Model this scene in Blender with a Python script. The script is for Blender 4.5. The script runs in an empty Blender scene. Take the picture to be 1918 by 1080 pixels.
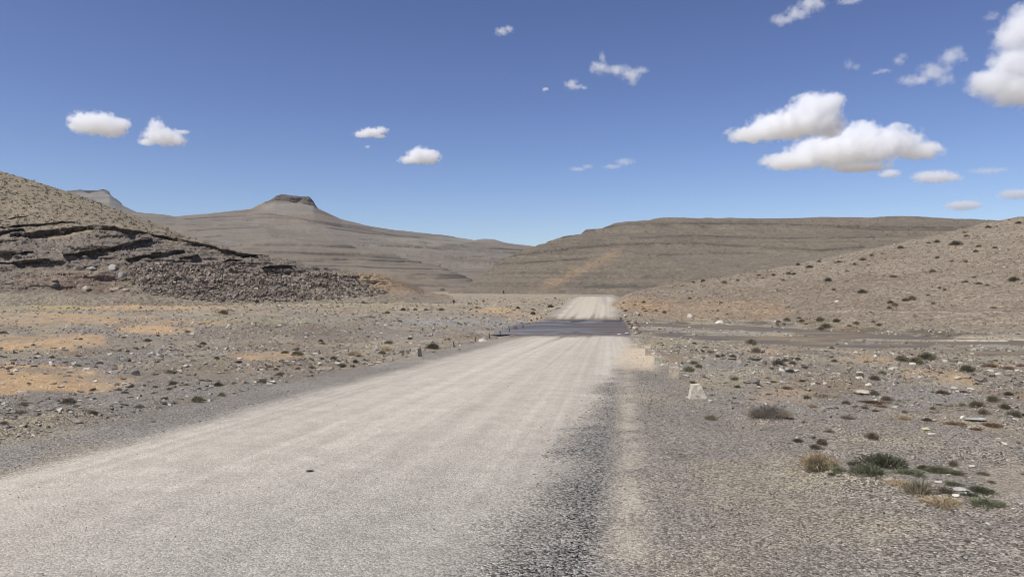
import bpy, bmesh, math, random
import numpy as np
from mathutils import Vector, Matrix

random.seed(11)
rng = np.random.default_rng(7)
S = bpy.context.scene
C = S.collection
F = 1370.0                      # focal length in photograph pixels (1918 wide)
CAM = Vector((0, 0, 1.6))

# ------------------------------------------------------------------ noise
def _h(*ks):
    h = np.zeros_like(ks[0], dtype=np.uint32)
    for i, k in enumerate(ks):
        h = (h ^ (k.astype(np.int64) & 0xffffffff).astype(np.uint32)) * np.uint32(0x9E3779B1 + 2 * i * 7919)
        h ^= h >> np.uint32(15)
    h = h * np.uint32(0x85EBCA6B); h ^= h >> np.uint32(13)
    h = h * np.uint32(0xC2B2AE35); h ^= h >> np.uint32(16)
    return h.astype(np.float64) / 4294967295.0

def _q(t): return t * t * t * (t * (t * 6 - 15) + 10)

def vn2(x, y, seed=0):
    with np.errstate(over='ignore'):
        xi = np.floor(x); yi = np.floor(y); fx = _q(x - xi); fy = _q(y - yi)
        s = np.full_like(xi, seed)
        a = _h(xi, yi, s); b = _h(xi + 1, yi, s); c = _h(xi, yi + 1, s); d = _h(xi + 1, yi + 1, s)
    return (a + (b - a) * fx) * (1 - fy) + (c + (d - c) * fx) * fy

def fbm2(x, y, o=4, seed=0, gain=.5):
    """about -1..1"""
    t = 0; a = 1; n = 0
    x = np.asarray(x, float); y = np.asarray(y, float)
    for i in range(o):
        t = t + a * (vn2(x + 17.3 * i, y - 9.1 * i, seed + i) * 2 - 1); n += a
        a *= gain; x = x * 2.03 + .37; y = y * 2.03 - .21
    return t / n * 1.5

def vn3(x, y, z, seed=0):
    zi = np.floor(z); fz = _q(z - zi)
    a = vn2(x + zi * 57.31, y + zi * 31.7, seed); b = vn2(x + (zi + 1) * 57.31, y + (zi + 1) * 31.7, seed)
    return a + (b - a) * fz

def fbm3(x, y, z, o=4, seed=0):
    t = 0; a = 1; n = 0
    for i in range(o):
        t = t + a * (vn3(x, y, z, seed + i) * 2 - 1); n += a
        a *= .5; x = x * 2.03; y = y * 2.03; z = z * 2.03
    return t / n * 1.5

def ss(a, b, x):
    t = np.clip((x - a) / (b - a), 0, 1); return t * t * (3 - 2 * t)

def gsm(a, k, axis=0):
    """gaussian smoothing along an axis, edges held"""
    if k <= 0: return a
    r = int(3 * k); w = np.exp(-.5 * (np.arange(-r, r + 1) / k) ** 2); w /= w.sum()
    pad = [(0, 0)] * a.ndim; pad[axis] = (r, r)
    p = np.pad(a, pad, mode='edge'); out = np.zeros_like(a, dtype=float)
    n = a.shape[axis]
    for i, ww in enumerate(w):
        sl = [slice(None)] * a.ndim; sl[axis] = slice(i, i + n)
        out += ww * p[tuple(sl)]
    return out

def lut(ks, k=3.0):
    xs = np.arange(-80, 700, .5)
    ys = gsm(np.interp(xs, [a for a, b in ks], [b for a, b in ks]), k / .5)
    return lambda y: np.interp(y, xs, ys)

# ------------------------------------------------------------------ object helpers
def tag(o, label=None, cat=None, group=None, kind=None):
    if label: o['label'] = label
    if cat: o['category'] = cat
    if group: o['group'] = group
    if kind: o['kind'] = kind
    return o

def mesh_np(name, V, faces, mat, cols=None, smooth=True, extra=None, n=4):
    """faces: (k,n) int array"""
    me = bpy.data.meshes.new(name)
    V = np.asarray(V, np.float32); faces = np.asarray(faces, np.int32)
    k = len(faces)
    me.vertices.add(len(V)); me.vertices.foreach_set('co', V.ravel())
    me.loops.add(k * n); me.loops.foreach_set('vertex_index', faces.ravel())
    me.polygons.add(k)
    me.polygons.foreach_set('loop_start', np.arange(0, k * n, n, dtype=np.int32))
    if smooth is not None:
        me.polygons.foreach_set('use_smooth', np.full(k, bool(smooth)))
    me.update(calc_edges=True)
    if cols is not None:
        at = me.attributes.new('Col', 'FLOAT_COLOR', 'POINT')
        c = np.ones((len(V), 4), np.float32); c[:, :3] = np.asarray(cols).reshape(-1, 3) * np.array((1.0, 1.0, .95)) * (1.15 if name in ('ground', 'road') else .93 if name[:4] in ('hill', 'moun') else 1.0)
        at.data.foreach_set('color', c.ravel())
    for nm, arr in (extra or {}).items():
        at = me.attributes.new(nm, 'FLOAT', 'POINT'); at.data.foreach_set('value', np.asarray(arr, np.float32).ravel())
    me.materials.append(mat)
    me.validate()
    return me

def link(name, me, parent=None):
    o = bpy.data.objects.new(name, me); C.objects.link(o)
    if parent: o.parent = parent
    return o

def grid_faces(nv, nu):
    i = np.arange(nv * nu).reshape(nv, nu)
    return np.stack([i[:-1, :-1], i[:-1, 1:], i[1:, 1:], i[1:, :-1]], -1).reshape(-1, 4)

def W(px, row, d):
    return np.stack([(np.asarray(px) - 959) / F * d, np.asarray(d) + 0 * np.asarray(px), CAM.z - (np.asarray(row) - 540) / F * d], -1)

# ------------------------------------------------------------------ materials
def nt(name):
    m = bpy.data.materials.new(name); m.use_nodes = True
    t = m.node_tree; t.nodes.clear()
    return m, t, t.nodes, t.links

def N(ns, ty, **kw):
    n = ns.new(ty)
    for k, v in kw.items():
        if k.startswith('_'): setattr(n, k[1:], v)
        else: n.inputs[k.replace('__', ' ')].default_value = v
    return n

def math_n(ns, ls, op, a, b=None, clamp=False):
    n = ns.new('ShaderNodeMath'); n.operation = op; n.use_clamp = clamp
    for i, v in enumerate((a, b)):
        if v is None: continue
        if hasattr(v, 'is_linked'): ls.new(v, n.inputs[i])
        else: n.inputs[i].default_value = v
    return n.outputs[0]

def remap(ns, ls, v, a, b, c, d):
    n = ns.new('ShaderNodeMapRange'); ls.new(v, n.inputs[0])
    for i, q in zip((1, 2, 3, 4), (a, b, c, d)): n.inputs[i].default_value = q
    return n.outputs[0]

def earth_mat(name, scale, noise_scale, bump_dist, bump=.6, var=(.62, 1.4), use_g=False, rough=.95, fine=4.0, nv=.2):
    """rough earth or rock: colour from the mesh's own Col attribute, varied per pebble and by noise"""
    m, t, ns, ls = nt(name)
    out = ns.new('ShaderNodeOutputMaterial'); b = N(ns, 'ShaderNodeBsdfPrincipled', Roughness=rough)
    b.inputs['Specular IOR Level'].default_value = .18
    tc = ns.new('ShaderNodeTexCoord'); at = N(ns, 'ShaderNodeAttribute', _attribute_name='Col')
    vo = N(ns, 'ShaderNodeTexVoronoi', Scale=scale); ls.new(tc.outputs['Object'], vo.inputs['Vector'])
    v2 = N(ns, 'ShaderNodeTexVoronoi', Scale=scale * 2.7); ls.new(tc.outputs['Object'], v2.inputs['Vector'])
    no = N(ns, 'ShaderNodeTexNoise', Scale=noise_scale, Detail=6.0, Roughness=.65); ls.new(tc.outputs['Object'], no.inputs['Vector'])
    sep = ns.new('ShaderNodeSeparateColor'); ls.new(vo.outputs['Color'], sep.inputs[0])
    sep2 = ns.new('ShaderNodeSeparateColor'); ls.new(v2.outputs['Color'], sep2.inputs[0])
    k1 = remap(ns, ls, sep.outputs[0], 0, 1, var[0], var[1])
    k2 = remap(ns, ls, sep2.outputs[1], 0, 1, var[0] * .5 + .5, var[1] * .5 + .5)
    k = math_n(ns, ls, 'MULTIPLY', k1, k2)
    if use_g:
        g = N(ns, 'ShaderNodeAttribute', _attribute_name='grav')
        km = math_n(ns, ls, 'SUBTRACT', k, 1.0); km = math_n(ns, ls, 'MULTIPLY', km, g.outputs['Fac']); k = math_n(ns, ls, 'ADD', km, 1.0)
    kn = remap(ns, ls, no.outputs['Fac'], .3, .7, 1 - nv, 1 + nv)
    k = math_n(ns, ls, 'MULTIPLY', k, kn)
    mx = ns.new('ShaderNodeVectorMath'); mx.operation = 'SCALE'
    ls.new(at.outputs['Color'], mx.inputs[0]); ls.new(k, mx.inputs['Scale'])
    ls.new(mx.outputs[0], b.inputs['Base Color'])
    d1 = math_n(ns, ls, 'MULTIPLY', vo.outputs['Distance'], -1.0)
    hh = math_n(ns, ls, 'ADD', d1, math_n(ns, ls, 'MULTIPLY', v2.outputs['Distance'], -.45))
    n2 = N(ns, 'ShaderNodeTexNoise', Scale=noise_scale * fine, Detail=5.0, Roughness=.6); ls.new(tc.outputs['Object'], n2.inputs['Vector'])
    hh = math_n(ns, ls, 'ADD', hh, math_n(ns, ls, 'MULTIPLY', n2.outputs['Fac'], 1.2))
    bp = N(ns, 'ShaderNodeBump', Strength=bump, Distance=bump_dist); ls.new(hh, bp.inputs['Height'])
    if use_g: ls.new(math_n(ns, ls, 'MULTIPLY', remap(ns, ls, g.outputs['Fac'], 0, 1, .25, 1.0), bump), bp.inputs['Strength'])
    ls.new(bp.outputs[0], b.inputs['Normal']); ls.new(b.outputs[0], out.inputs[0])
    return m

def col_mat(name, rough=.9, translucent=0.0, bump=None):
    m, t, ns, ls = nt(name)
    out = ns.new('ShaderNodeOutputMaterial'); b = N(ns, 'ShaderNodeBsdfPrincipled', Roughness=rough)
    b.inputs['Specular IOR Level'].default_value = .2
    at = N(ns, 'ShaderNodeAttribute', _attribute_name='Col')
    tc = ns.new('ShaderNodeTexCoord')
    no = N(ns, 'ShaderNodeTexNoise', Scale=bump[0] if bump else 6.0, Detail=5.0, Roughness=.65); ls.new(tc.outputs['Object'], no.inputs['Vector'])
    mx = ns.new('ShaderNodeVectorMath'); mx.operation = 'SCALE'
    ls.new(at.outputs['Color'], mx.inputs[0]); ls.new(remap(ns, ls, no.outputs['Fac'], .3, .7, .75, 1.25), mx.inputs['Scale'])
    ls.new(mx.outputs[0], b.inputs['Base Color'])
    if bump:
        bp = N(ns, 'ShaderNodeBump', Strength=.7, Distance=bump[1]); ls.new(no.outputs['Fac'], bp.inputs['Height']); ls.new(bp.outputs[0], b.inputs['Normal'])
    if translucent:
        tr = ns.new('ShaderNodeBsdfTranslucent'); ls.new(mx.outputs[0], tr.inputs[0])
        ms = N(ns, 'ShaderNodeMixShader', Fac=translucent); ls.new(b.outputs[0], ms.inputs[1]); ls.new(tr.outputs[0], ms.inputs[2])
        ls.new(ms.outputs[0], out.inputs[0])
    else:
        ls.new(b.outputs[0], out.inputs[0])
    return m

def water_mat(name, col, sx, sy, rough=.12, bump=.25, dist=.05, wave=1.0, ior=1.33, spec=.5, own=False):
    m, t, ns, ls = nt(name)
    out = ns.new('ShaderNodeOutputMaterial'); b = N(ns, 'ShaderNodeBsdfPrincipled', Roughness=rough, IOR=ior)
    b.inputs['Specular IOR Level'].default_value = spec
    tc = ns.new('ShaderNodeTexCoord'); mp = N(ns, 'ShaderNodeMapping'); mp.inputs['Scale'].default_value = (sx, sy, 1)
    ls.new(tc.outputs['Object'], mp.inputs[0])
    no = N(ns, 'ShaderNodeTexNoise', Scale=wave, Detail=5.0, Roughness=.6); ls.new(mp.outputs[0], no.inputs['Vector'])
    bp = N(ns, 'ShaderNodeBump', Strength=bump, Distance=dist); ls.new(no.outputs['Fac'], bp.inputs['Height'])
    ls.new(bp.outputs[0], b.inputs['Normal'])
    n3 = N(ns, 'ShaderNodeTexNoise', Scale=.35, Detail=5.0); ls.new(mp.outputs[0], n3.inputs['Vector'])
    cr = ns.new('ShaderNodeMix'); cr.data_type = 'RGBA'
    cr.inputs[6].default_value = (*[c * .6 for c in col], 1); cr.inputs[7].default_value = (*[c * 1.5 for c in col], 1)
    ls.new(remap(ns, ls, n3.outputs['Fac'], .35, .65, 0, 1), cr.inputs[0]); ls.new(cr.outputs[2], b.inputs['Base Color'])
    if own: ls.new(N(ns, 'ShaderNodeAttribute', _attribute_name='Col').outputs['Color'], b.inputs['Base Color'])
    ls.new(remap(ns, ls, n3.outputs['Fac'], .35, .65, rough, rough * 2.4), b.inputs['Roughness'])
    ls.new(b.outputs[0], out.inputs[0])
    return m

M_ground = earth_mat('stony ground', 55, 2.3, .02, 1.0, (.3, 1.78), use_g=True, nv=.1)
M_road = M_ground
M_hill = earth_mat('scrubby hillside', 3.4, .22, .06, .5, (.66, 1.36), nv=.12)
M_hill_far = earth_mat('bedded rock hill', .22, .012, 1.2, .25, (.93, 1.07), fine=6, nv=.1)
M_hill_mid = earth_mat('stony round hill', .55, .06, .5, .4, (.86, 1.14), fine=6, nv=.08)
M_stone = col_mat('loose stone', .9, bump=(14.0, .01))
M_rock = col_mat('bedded rock', .92, bump=(1.6, .25))
M_conc = col_mat('weathered concrete', .9, bump=(22.0, .008))
M_plant = col_mat('dry plant', .9, translucent=.35)
M_wood = col_mat('weathered post', .9, bump=(30.0, .005))
M_ford = water_mat('shallow ford water', (.155, .122, .092), .16, 3.2, rough=.26, bump=.3, dist=.05, wave=1.6, spec=.17, own=True)
M_stream = water_mat('shallow stream water', (.15, .118, .076), .5, 1.4, rough=.28, bump=.1, dist=.03, wave=2.4, spec=.14)

# ------------------------------------------------------------------ valley floor
RS = .132                         # the road runs straight, x = t + RS*y
base_z = lut([(-80, 2.86), (0, 0), (55, -1.97), (60, -2.08), (80, -2.08), (86, -1.95), (110, -1.6), (150, -1.15), (250, -.95), (700, -.95)])
left_z = lut([(-80, 2.86), (0, 0), (35, -1.22), (60, -1.5), (100, -1.35), (122, -.9), (150, -.8), (250, -.9), (700, -.95)], 5)
road_up = lut([(-80, 0), (86, 0), (100, .28), (125, .75), (148, 1.05), (165, .85), (200, 0), (700, 0)], 4)
PXN = [700, 1150, 1190, 1300, 1450, 1600, 1750, 1918, 2200, 2600]
DN = [54.5, 54.5, 54.2, 52, 47.2, 43.5, 40.3, 37.3, 33.3, 30]
PXF = [700, 1120, 1170, 1300, 1450, 1600, 1750, 1918, 2200, 2600]
DF = [81, 81, 78.5, 75.8, 69.5, 61, 55.6, 51.5, 47, 43]

def G(x, y):
    """height of the valley floor and some masks"""
    t = x - RS * y
    ys = np.maximum(y, 1e-3)
    px = 959 + F * x / ys; px = np.where(y < 3, np.where(x < 0, -2000, 2600), px); px = np.clip(px, -4000, 4000)
    zb = base_z(y); zl = left_z(y)
    wl = ss(-8.3, -15, t)
    z = zb * (1 - wl) + zl * wl
    # right bank falls to the stream
    Nd = np.interp(px, PXN, DN); Fd = np.interp(px, PXF, DF)
    wr = ss(1.6, 5.0, t) * ss(3, 8, y)
    q = np.clip(y / Nd, 0, 1)
    zr = np.where(y < Nd, -.0358 * y - (2.0 - .0358 * Nd) * q ** 3, -2.0)
    s = (y - Nd) / (Fd - Nd)                                     # 0..1 across the stream bed
    n = fbm2(x * .35, y * .9, 4, 5)
    pt = fbm2(x * .12 + 7, y * .35, 4, 15); bar = ss(.24, .42, s + .14 * n) * ss(.78, .5, s + .14 * n) * ss(-.35, .1, pt + .25 * n); bar = np.maximum(bar, .7 * ss(.35, .7, pt) * ss(.05, .2, s))
    bed = np.where((s > 0) & (s < 1), -.16 + .24 * bar + .05 * n, 0) * ss(0, .06, s) * ss(1, .94, s)
    zr = zr + bed + np.where(s >= 1, np.minimum(.03 * (y - Fd), .7) * ss(1, 1.2, s) * ss(150, 110, y), 0)
    z = z * (1 - wr) + zr * wr
    onroad = ss(-8.2, -7.4, t) * ss(2.3, 1.7, t)
    ru = road_up(y) * ss(-9.5, -6.0, t) * ss(5.5, 1.2, t)
    z = z + ru
    rough = (1 - onroad)
    far = 1 - ss(120, 400, y)
    inst = wr * ((s > -.02) & (s < 1.02))
    amp = rough * (1 - .8 * inst) * ss(-1, 3, np.hypot(x, y))
    z = z + amp * far * (.05 * fbm2(x * 1.6, y * 1.6, 4, 31) + .2 * fbm2(x * .22, y * .22, 3, 41))
    z = z + (.014 * fbm2(t * 1.3, y * .06, 3, 51) + .006 * fbm2(x * 4, y * 4, 2, 52)) * onroad
    # low brown bank and heaps left of the road
    for (cx, cy, rx, ry, h) in ((-17.5, 50, 8, 3.2, .75), (-30, 60, 10, 3, .5), (-11, 30, 4, 2, .18), (-8, 62, 6, 3, .35), (-44, 90, 16, 5, .6), (-12, 100, 12, 5, .6)):
        z = z + h * np.exp(-((x - cx) / rx) ** 2 - ((y - cy) / ry) ** 2) * (.8 + .4 * fbm2(x * .5, y * .5, 3, 61)) * rough
    # ford dip edge
    return z, t, px, s, wr, onroad, bar

def ell(px, row, cx, cy, rx, ry, seed, sharp=.35):
    n = fbm2(px / rx * 1.9, row / ry * 1.3, 4, seed)
    r = np.hypot((px - cx) / rx, (row - cy) / ry) + .38 * n
    return 1 - ss(1 - sharp, 1 + sharp * .5, r)

def mixc(c, col, w):
    return c + (np.array(col) - c) * w[..., None]

def build_ground():
    pxs = np.concatenate([np.linspace(-420, -60, 60, endpoint=False), np.arange(-60, 1980, 2.3), np.linspace(1980, 2340, 60)])
    th = np.arctan((pxs - 959) / F)
    th = np.concatenate([th, np.linspace(th[-1], th[0] + 2 * math.pi, 130)[1:-1]])
    r = np.concatenate([np.geomspace(.9, 3.2, 20, endpoint=False), np.geomspace(3.2, 130, 800, endpoint=False), np.geomspace(130, 420, 70, endpoint=False), np.geomspace(420, 16000, 50)])
    T, R = np.meshgrid(th, r)
    X = np.sin(T) * R; Y = np.cos(T) * R
    z, t, px, s, wr, onroad, bar = G(X, Y)
    row = 540 + F * (CAM.z - z) / np.maximum(Y, 1.0)
    n1 = fbm2(X * .13, Y * .13, 4, 71); n2 = fbm2(X * .9, Y * .9, 4, 72); n3 = fbm2(X * .45, Y * .3, 4, 73); n4 = fbm2(X * 3.1, Y * 3.1, 3, 74)
    gray = np.array((.232, .205, .176)); brown = np.array((.225, .178, .128)); tan = np.array((.275, .222, .158))
    c = gray + 0 * X[..., None]
    c = mixc(c, brown, ss(-.35, .5, n1 + .5 * n2))
    c = mixc(c, tan, .6 * ss(.15, .8, n3))
    c = mixc(c, (.25, .203, .143), .75 * ss(60, 110, Y))         # farther flat is tan
    g = np.ones_like(X)
    # ochre earth patches
    org = np.zeros_like(X)
    for i, (cx, cy, rx, ry, k) in enumerate(((1895, 900, 60, 36, 1.), (70, 712, 175, 27, 1.), (90, 640, 150, 17, .9), (300, 618, 75, 10, .9), (60, 596, 210, 12, .6), (230, 575, 200, 6, .9), (350, 603, 120, 9, .45), (500, 666, 75, 9, .8),
                                        (925, 581, 45, 6, .8), (985, 590, 45, 7, .5), (1000, 600, 60, 5, .4), (1790, 712, 45, 17, .75), (1735, 697, 60, 11, .5), (1620, 673, 60, 10, .45), (1420, 656, 45, 9, .55), (1460, 742, 70, 14, .5),
                                        (1900, 905, 55, 32, .9), (1885, 830, 40, 12, .6), (1890, 683, 50, 9, .6), (1600, 940, 200, 20, .12), (1850, 955, 60, 14, .35), (640, 560, 200, 5, .3), (1330, 965, 60, 16, .15))):
        org = np.maximum(org, k * ell(px, row, cx, cy, rx, ry, 100 + i))
    c = mixc(c, (.385, .262, .152), np.clip(org * (1.0 + .4 * n2 + .35 * n4), 0, 1)); g = g * (1 - .35 * org)
    gre = np.maximum(ell(px, row, 70, 576, 85, 7, 131), .6 * ell(px, row, 450, 600, 150, 7, 132)) * .5
    gre = np.maximum(gre, .6 * ell(px, row, 1270, 641, 55, 5, 133)); gre = np.maximum(gre, .5 * ell(px, row, 640, 567, 130, 6, 134))
    c = mixc(c, (.27, .24, .11), gre)
    dk = np.maximum(ell(px, row, 500, 622, 150, 17, 141), .6 * ell(px, row, 640, 622, 130, 16, 142)); c = mixc(c, (.185, .15, .115), .8 * dk * (1 - org))
    bl = np.maximum(ell(px, row, 860, 604, 110, 10, 151), .7 * ell(px, row, 1720, 735, 90, 30, 152)); bl = np.maximum(bl, .5 * ell(px, row, 1350, 690, 90, 24, 153)); c = mixc(c, (.25, .236, .222), .8 * bl)
    # stream bed: pale cobble bar, wet brown bank
    inst = wr * (s > -.05) * (s < 1.25)
    c = mixc(c, (.285, .255, .215), inst * ss(.1, .6, bar) * (.75 + .3 * n2))
    c = mixc(c, (.115, .092, .06), inst * ss(.86, .97, s + .05 * n3) * ss(1.3, 1.1, s + .05 * n3) * .9)
    c = mixc(c, (.135, .11, .08), inst * (1 - bar) * ss(-.05, .05, s) * ss(1.02, .9, s) * .85)
    c = mixc(c, (.47, .405, .33), ell(px, row, 1860, 636, 90, 7, 161))
    c = mixc(c, (.44, .36, .27), .8 * ell(px, row, 1212, 668, 42, 26, 172, .8) * ss(2.6, 1.8, t))
    # ---- road
    dust = ss(-6.5, -5.4, t + .18 * n2) * (1 - ss(-1.35 + .055 * np.clip(Y, 0, 40), -.45 + .055 * np.clip(Y, 0, 40), t + .28 * n2 + .15 * n4))
    lay = ss(-7.6, -7.3, t + .12 * n4)
    sh = (.25, .225, .2)
    strk = fbm2(t * 2.2 + .3 * n1, Y * .012, 4, 81); strk2 = fbm2(t * 8, Y * .02, 3, 82)
    lb = ss(9.0, 5.0, t + .6 * n2) * ss(1.0, 2.4, t) * ss(17, 8, Y)      # lay-by right of the road
    c = mixc(c, (.25, .22, .188), .85 * np.clip(lb, 0, 1)); c = mixc(c, (.30, .255, .185), .75 * ss(.0, .6, n3 + .5 * n1) * (1 - org)); c = mixc(c, (.21, .182, .155), .5 * ss(.1, .6, fbm2(X * .6 + 9, Y * .4, 4, 76)))
    rc = np.array(sh) + 0 * X[..., None]
    rc = mixc(rc, (.25, .22, .188), ss(-.1, .5, t + .2 * n2)); rc = mixc(rc, (.30, .258, .195), .75 * ss(-.1, .7, n3 + .4 * n2)); rc = mixc(rc, (.205, .18, .155), .6 * ss(.1, .6, fbm2(X * .5 + 4, Y * .25, 4, 77)))
    # loose dark gravel between the dust and the tan wheel track
    tl = -.22 + .026 * np.clip(Y, 0, 30)
    dkg = ss(-1.45 + .05 * np.clip(Y, 0, 40), -.3 + .045 * np.clip(Y, 0, 40), t + .3 * n2 + .12 * n4) * ss(tl + .06, tl - .12, t + .05 * n4) * ss(19, 11, Y)
    rc = mixc(rc, (.18, .167, .153), dkg * (.85 + .3 * n2))
    grey = ss(12, 3, Y)
    grey = grey * ss(-5.5, -2.0, t + .5 * n3)
    dcol = np.array((.41, .366, .312)) * (1 - grey[..., None] * .9) + np.array((.29, .268, .24)) * grey[..., None] * .9
    dcol = dcol * (1 + .15 * strk * ss(2, 14, Y) + .09 * strk2 * ss(2, 10, Y) + .03 * n3 + .035 * n4)[..., None]
    rc = rc * (1 - dust[..., None]) + dcol * dust[..., None]
    tk = np.exp(-((t - (.02 + .026 * np.clip(Y, 0, 30))) / .17) ** 2) * ss(1.1, -.2, n2 + .7 * n4) * ss(26, 14, Y)
    rc = mixc(rc, (.335, .292, .236), np.clip(tk * .95, 0, 1) * (1 - dust))
    sand = ell(px, row, 1205, 668, 48, 27, 171, .7); rc = mixc(rc, (.47, .385, .285), .95 * sand)
    # beyond the ford
    fr = ss(84, 88, Y); rc = mixc(rc, (.25, .222, .185), fr)
    rc = mixc(rc, (.43, .375, .305), fr * ss(-7.2, -5.4, t + .5 * n3) * ss(1.5, -.3, t + .5 * n3) * np.clip(.85 + .3 * strk + .25 * strk2, 0, 1))
    rc = mixc(rc, (.27, .25, .232), fr * np.exp(-((t + .6 + .01 * (Y - 120)) / .5) ** 2) * ss(108, 125, Y) * .7)
    # wet margins and wet tyre tracks
    wet = ss(51, 55.5, Y + 1.6 * n3 + 1.2 * strk) * ss(91, 84.5, Y + 2.6 * n3 + 1.5 * strk2) * ss(-9, -8, t)
    tr = np.exp(-((t + 3.2 + .02 * (56 - Y) ** 1.0) / .22) ** 2) * ss(38, 50, Y) * ss(58, 54, Y) + .6 * np.exp(-((t + 1.4) / .25) ** 2) * ss(45, 53, Y) * ss(58, 54, Y)
    tr = tr + (np.exp(-((t + 4.4 - .03 * (Y - 84)) / .22) ** 2) + np.exp(-((t + 2.0 - .02 * (Y - 84)) / .22) ** 2)) * ss(100, 88, Y) * ss(82, 85, Y)
    rc = mixc(rc, (.16, .125, .095), np.clip(wet * .85 + .6 * np.clip(tr, 0, 1), 0, .9))
    rg = np.clip(1 - .72 * dust - .5 * tk - .6 * sand - .7 * fr, .1, 1) * np.where(dkg > .3, 1.0, .9) + dkg * .6 + .12 * dust * grey
    road_m = (t > -7.56 + .25 * n4 + .1 * n2) & (t < 1.86 + .25 * n4 + .1 * n2) & (Y > -45) & (Y < 230)
    cc = np.where(road_m[..., None], rc, c); gg = np.where(road_m, rg, g)
    V = np.stack([X, Y, z], -1); nv, nu = X.shape
    # one seamless sheet: close the ring, add a centre
    i = np.arange(nv * nu).reshape(nv, nu); j = np.roll(i, -1, 1)
    f = np.stack([i[:-1], i[1:], j[1:], j[:-1]], -1).reshape(-1, 4)
    f = f[:, ::-1]
    fm = road_m[:-1].reshape(-1)
    Vf = V.reshape(-1, 3); cf = cc.reshape(-1, 3); gf = gg.reshape(-1)
    def part(name, mat, sel, centre=False):
        ff = f[sel]; used = np.unique(ff); mp = np.zeros(len(Vf), np.int64); mp[used] = np.arange(len(used))
        v = Vf[used]; cl = cf[used]; gr = gf[used]; ff = mp[ff]
        if centre:
            ring = i[0]; base = len(v)
            v = np.concatenate([v, Vf[ring], [[0, 0, 0]]]); cl = np.concatenate([cl, cf[ring], [sh]]); gr = np.concatenate([gr, gf[ring], [1.]])
            k = len(ring); a = base + np.arange(0, k - 1, 2); q = np.stack([a, a + 1, np.minimum(a + 2, base + k - 1), np.full(len(a), base + k)], -1)
            q = q[q[:, 1] != q[:, 2]]
            ff = np.concatenate([ff, q])
        me = mesh_np(name, v, ff, mat, cl, True, {'grav': gr})
        o = link(name, me); tag(o, kind='structure'); return o
    g1 = part('ground', M_ground, ~fm, True)
    g2 = part('road', M_road, fm)
    g1['label'] = 'stony valley floor with grey gravel and ochre earth patches'; g2['label'] = 'dusty unpaved road running down to the ford and up beyond'
    return g1, g2

ground, road = build_ground()

# ------------------------------------------------------------------ hills, each lofted through profile lines at real distances
def loft(cols, curves, subs, sm=4.0, smv=2.0):
    L = []
    for kn in curves:
        a = np.array(kn, float)
        rr = gsm(np.interp(cols, a[:, 0], a[:, 1]), sm); dd = gsm(np.interp(cols, a[:, 0], a[:, 2]), sm)
        L.append(W(cols, rr, dd))
    out = []
    for k in range(len(L) - 1):
        for q in np.linspace(0, 1, subs[k], endpoint=False): out.append(L[k] * (1 - q) + L[k + 1] * q)
    out.append(L[-1]); P = np.array(out)
    if smv: P = gsm(P, smv, 0)
    return P

def terrace(P, period, amp, tilt=(0, 0), seed=0, sharp=.22, brk=.004):
    """beds of harder rock: the slope alternates gentle benches and steep steps"""
    h = P[..., 2] + tilt[0] * P[..., 0] + tilt[1] * P[..., 1] + period * .5 * fbm2(P[..., 0] * brk * .6, P[..., 1] * brk * .6, 3, seed)
    k = h / period; fr = k - np.floor(k)
    bed = _h(np.floor(k), np.full_like(k, seed)) 
    a = amp * (.25 + .75 * bed) * ss(-.25, .35, fbm2(P[..., 0] * brk * 3, k * 1.7, 3, seed + 7))
    step = np.where(fr < 1 - sharp, fr / (1 - sharp) * .25, .25 + (fr - 1 + sharp) / sharp * .75)
    P = P.copy(); P[..., 2] += period * (step - fr) * a
    steep = ss(1 - sharp * 1.1, 1 - sharp * .8, fr) * ss(1.0, 1 - sharp * .2, fr) * np.clip(a / max(amp, 1e-6), 0, 1)
    return P, steep

def hill(name, P, mat, cols, label):
    nv, nu = P.shape[:2]
    me = mesh_np(name, P.reshape(-1, 3), grid_faces(nv, nu), mat, cols.reshape(-1, 3), True)
    o = link(name, me); tag(o, label=label, kind='structure'); return o

def px_(P): return 959 + F * P[..., 0] / P[..., 1]
def fine_beds(c, P, seed, f, tilt, col=(.105, .09, .075), k=.55):
    """thin alternating beds that follow the dip of the rock"""
    x, y, z = P[..., 0], P[..., 1], P[..., 2]; h = z + tilt * x
    a = fbm2(x * .004, h * f, 3, seed); b = fbm2(x * .009, h * f * 2.3, 2, seed + 5); g = ss(-.5, .3, fbm2(x * .008, h * f * .25, 3, seed + 9))
    return mixc(mixc(c, col, k * ss(.2, .5, a) * g), [q * 2.1 for q in col], .35 * ss(.15, .5, b) * g)
def pxrow(P):
    return 959 + F * P[..., 0] / P[..., 1], 540 - F * (P[..., 2] - CAM.z) / P[..., 1]

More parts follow.
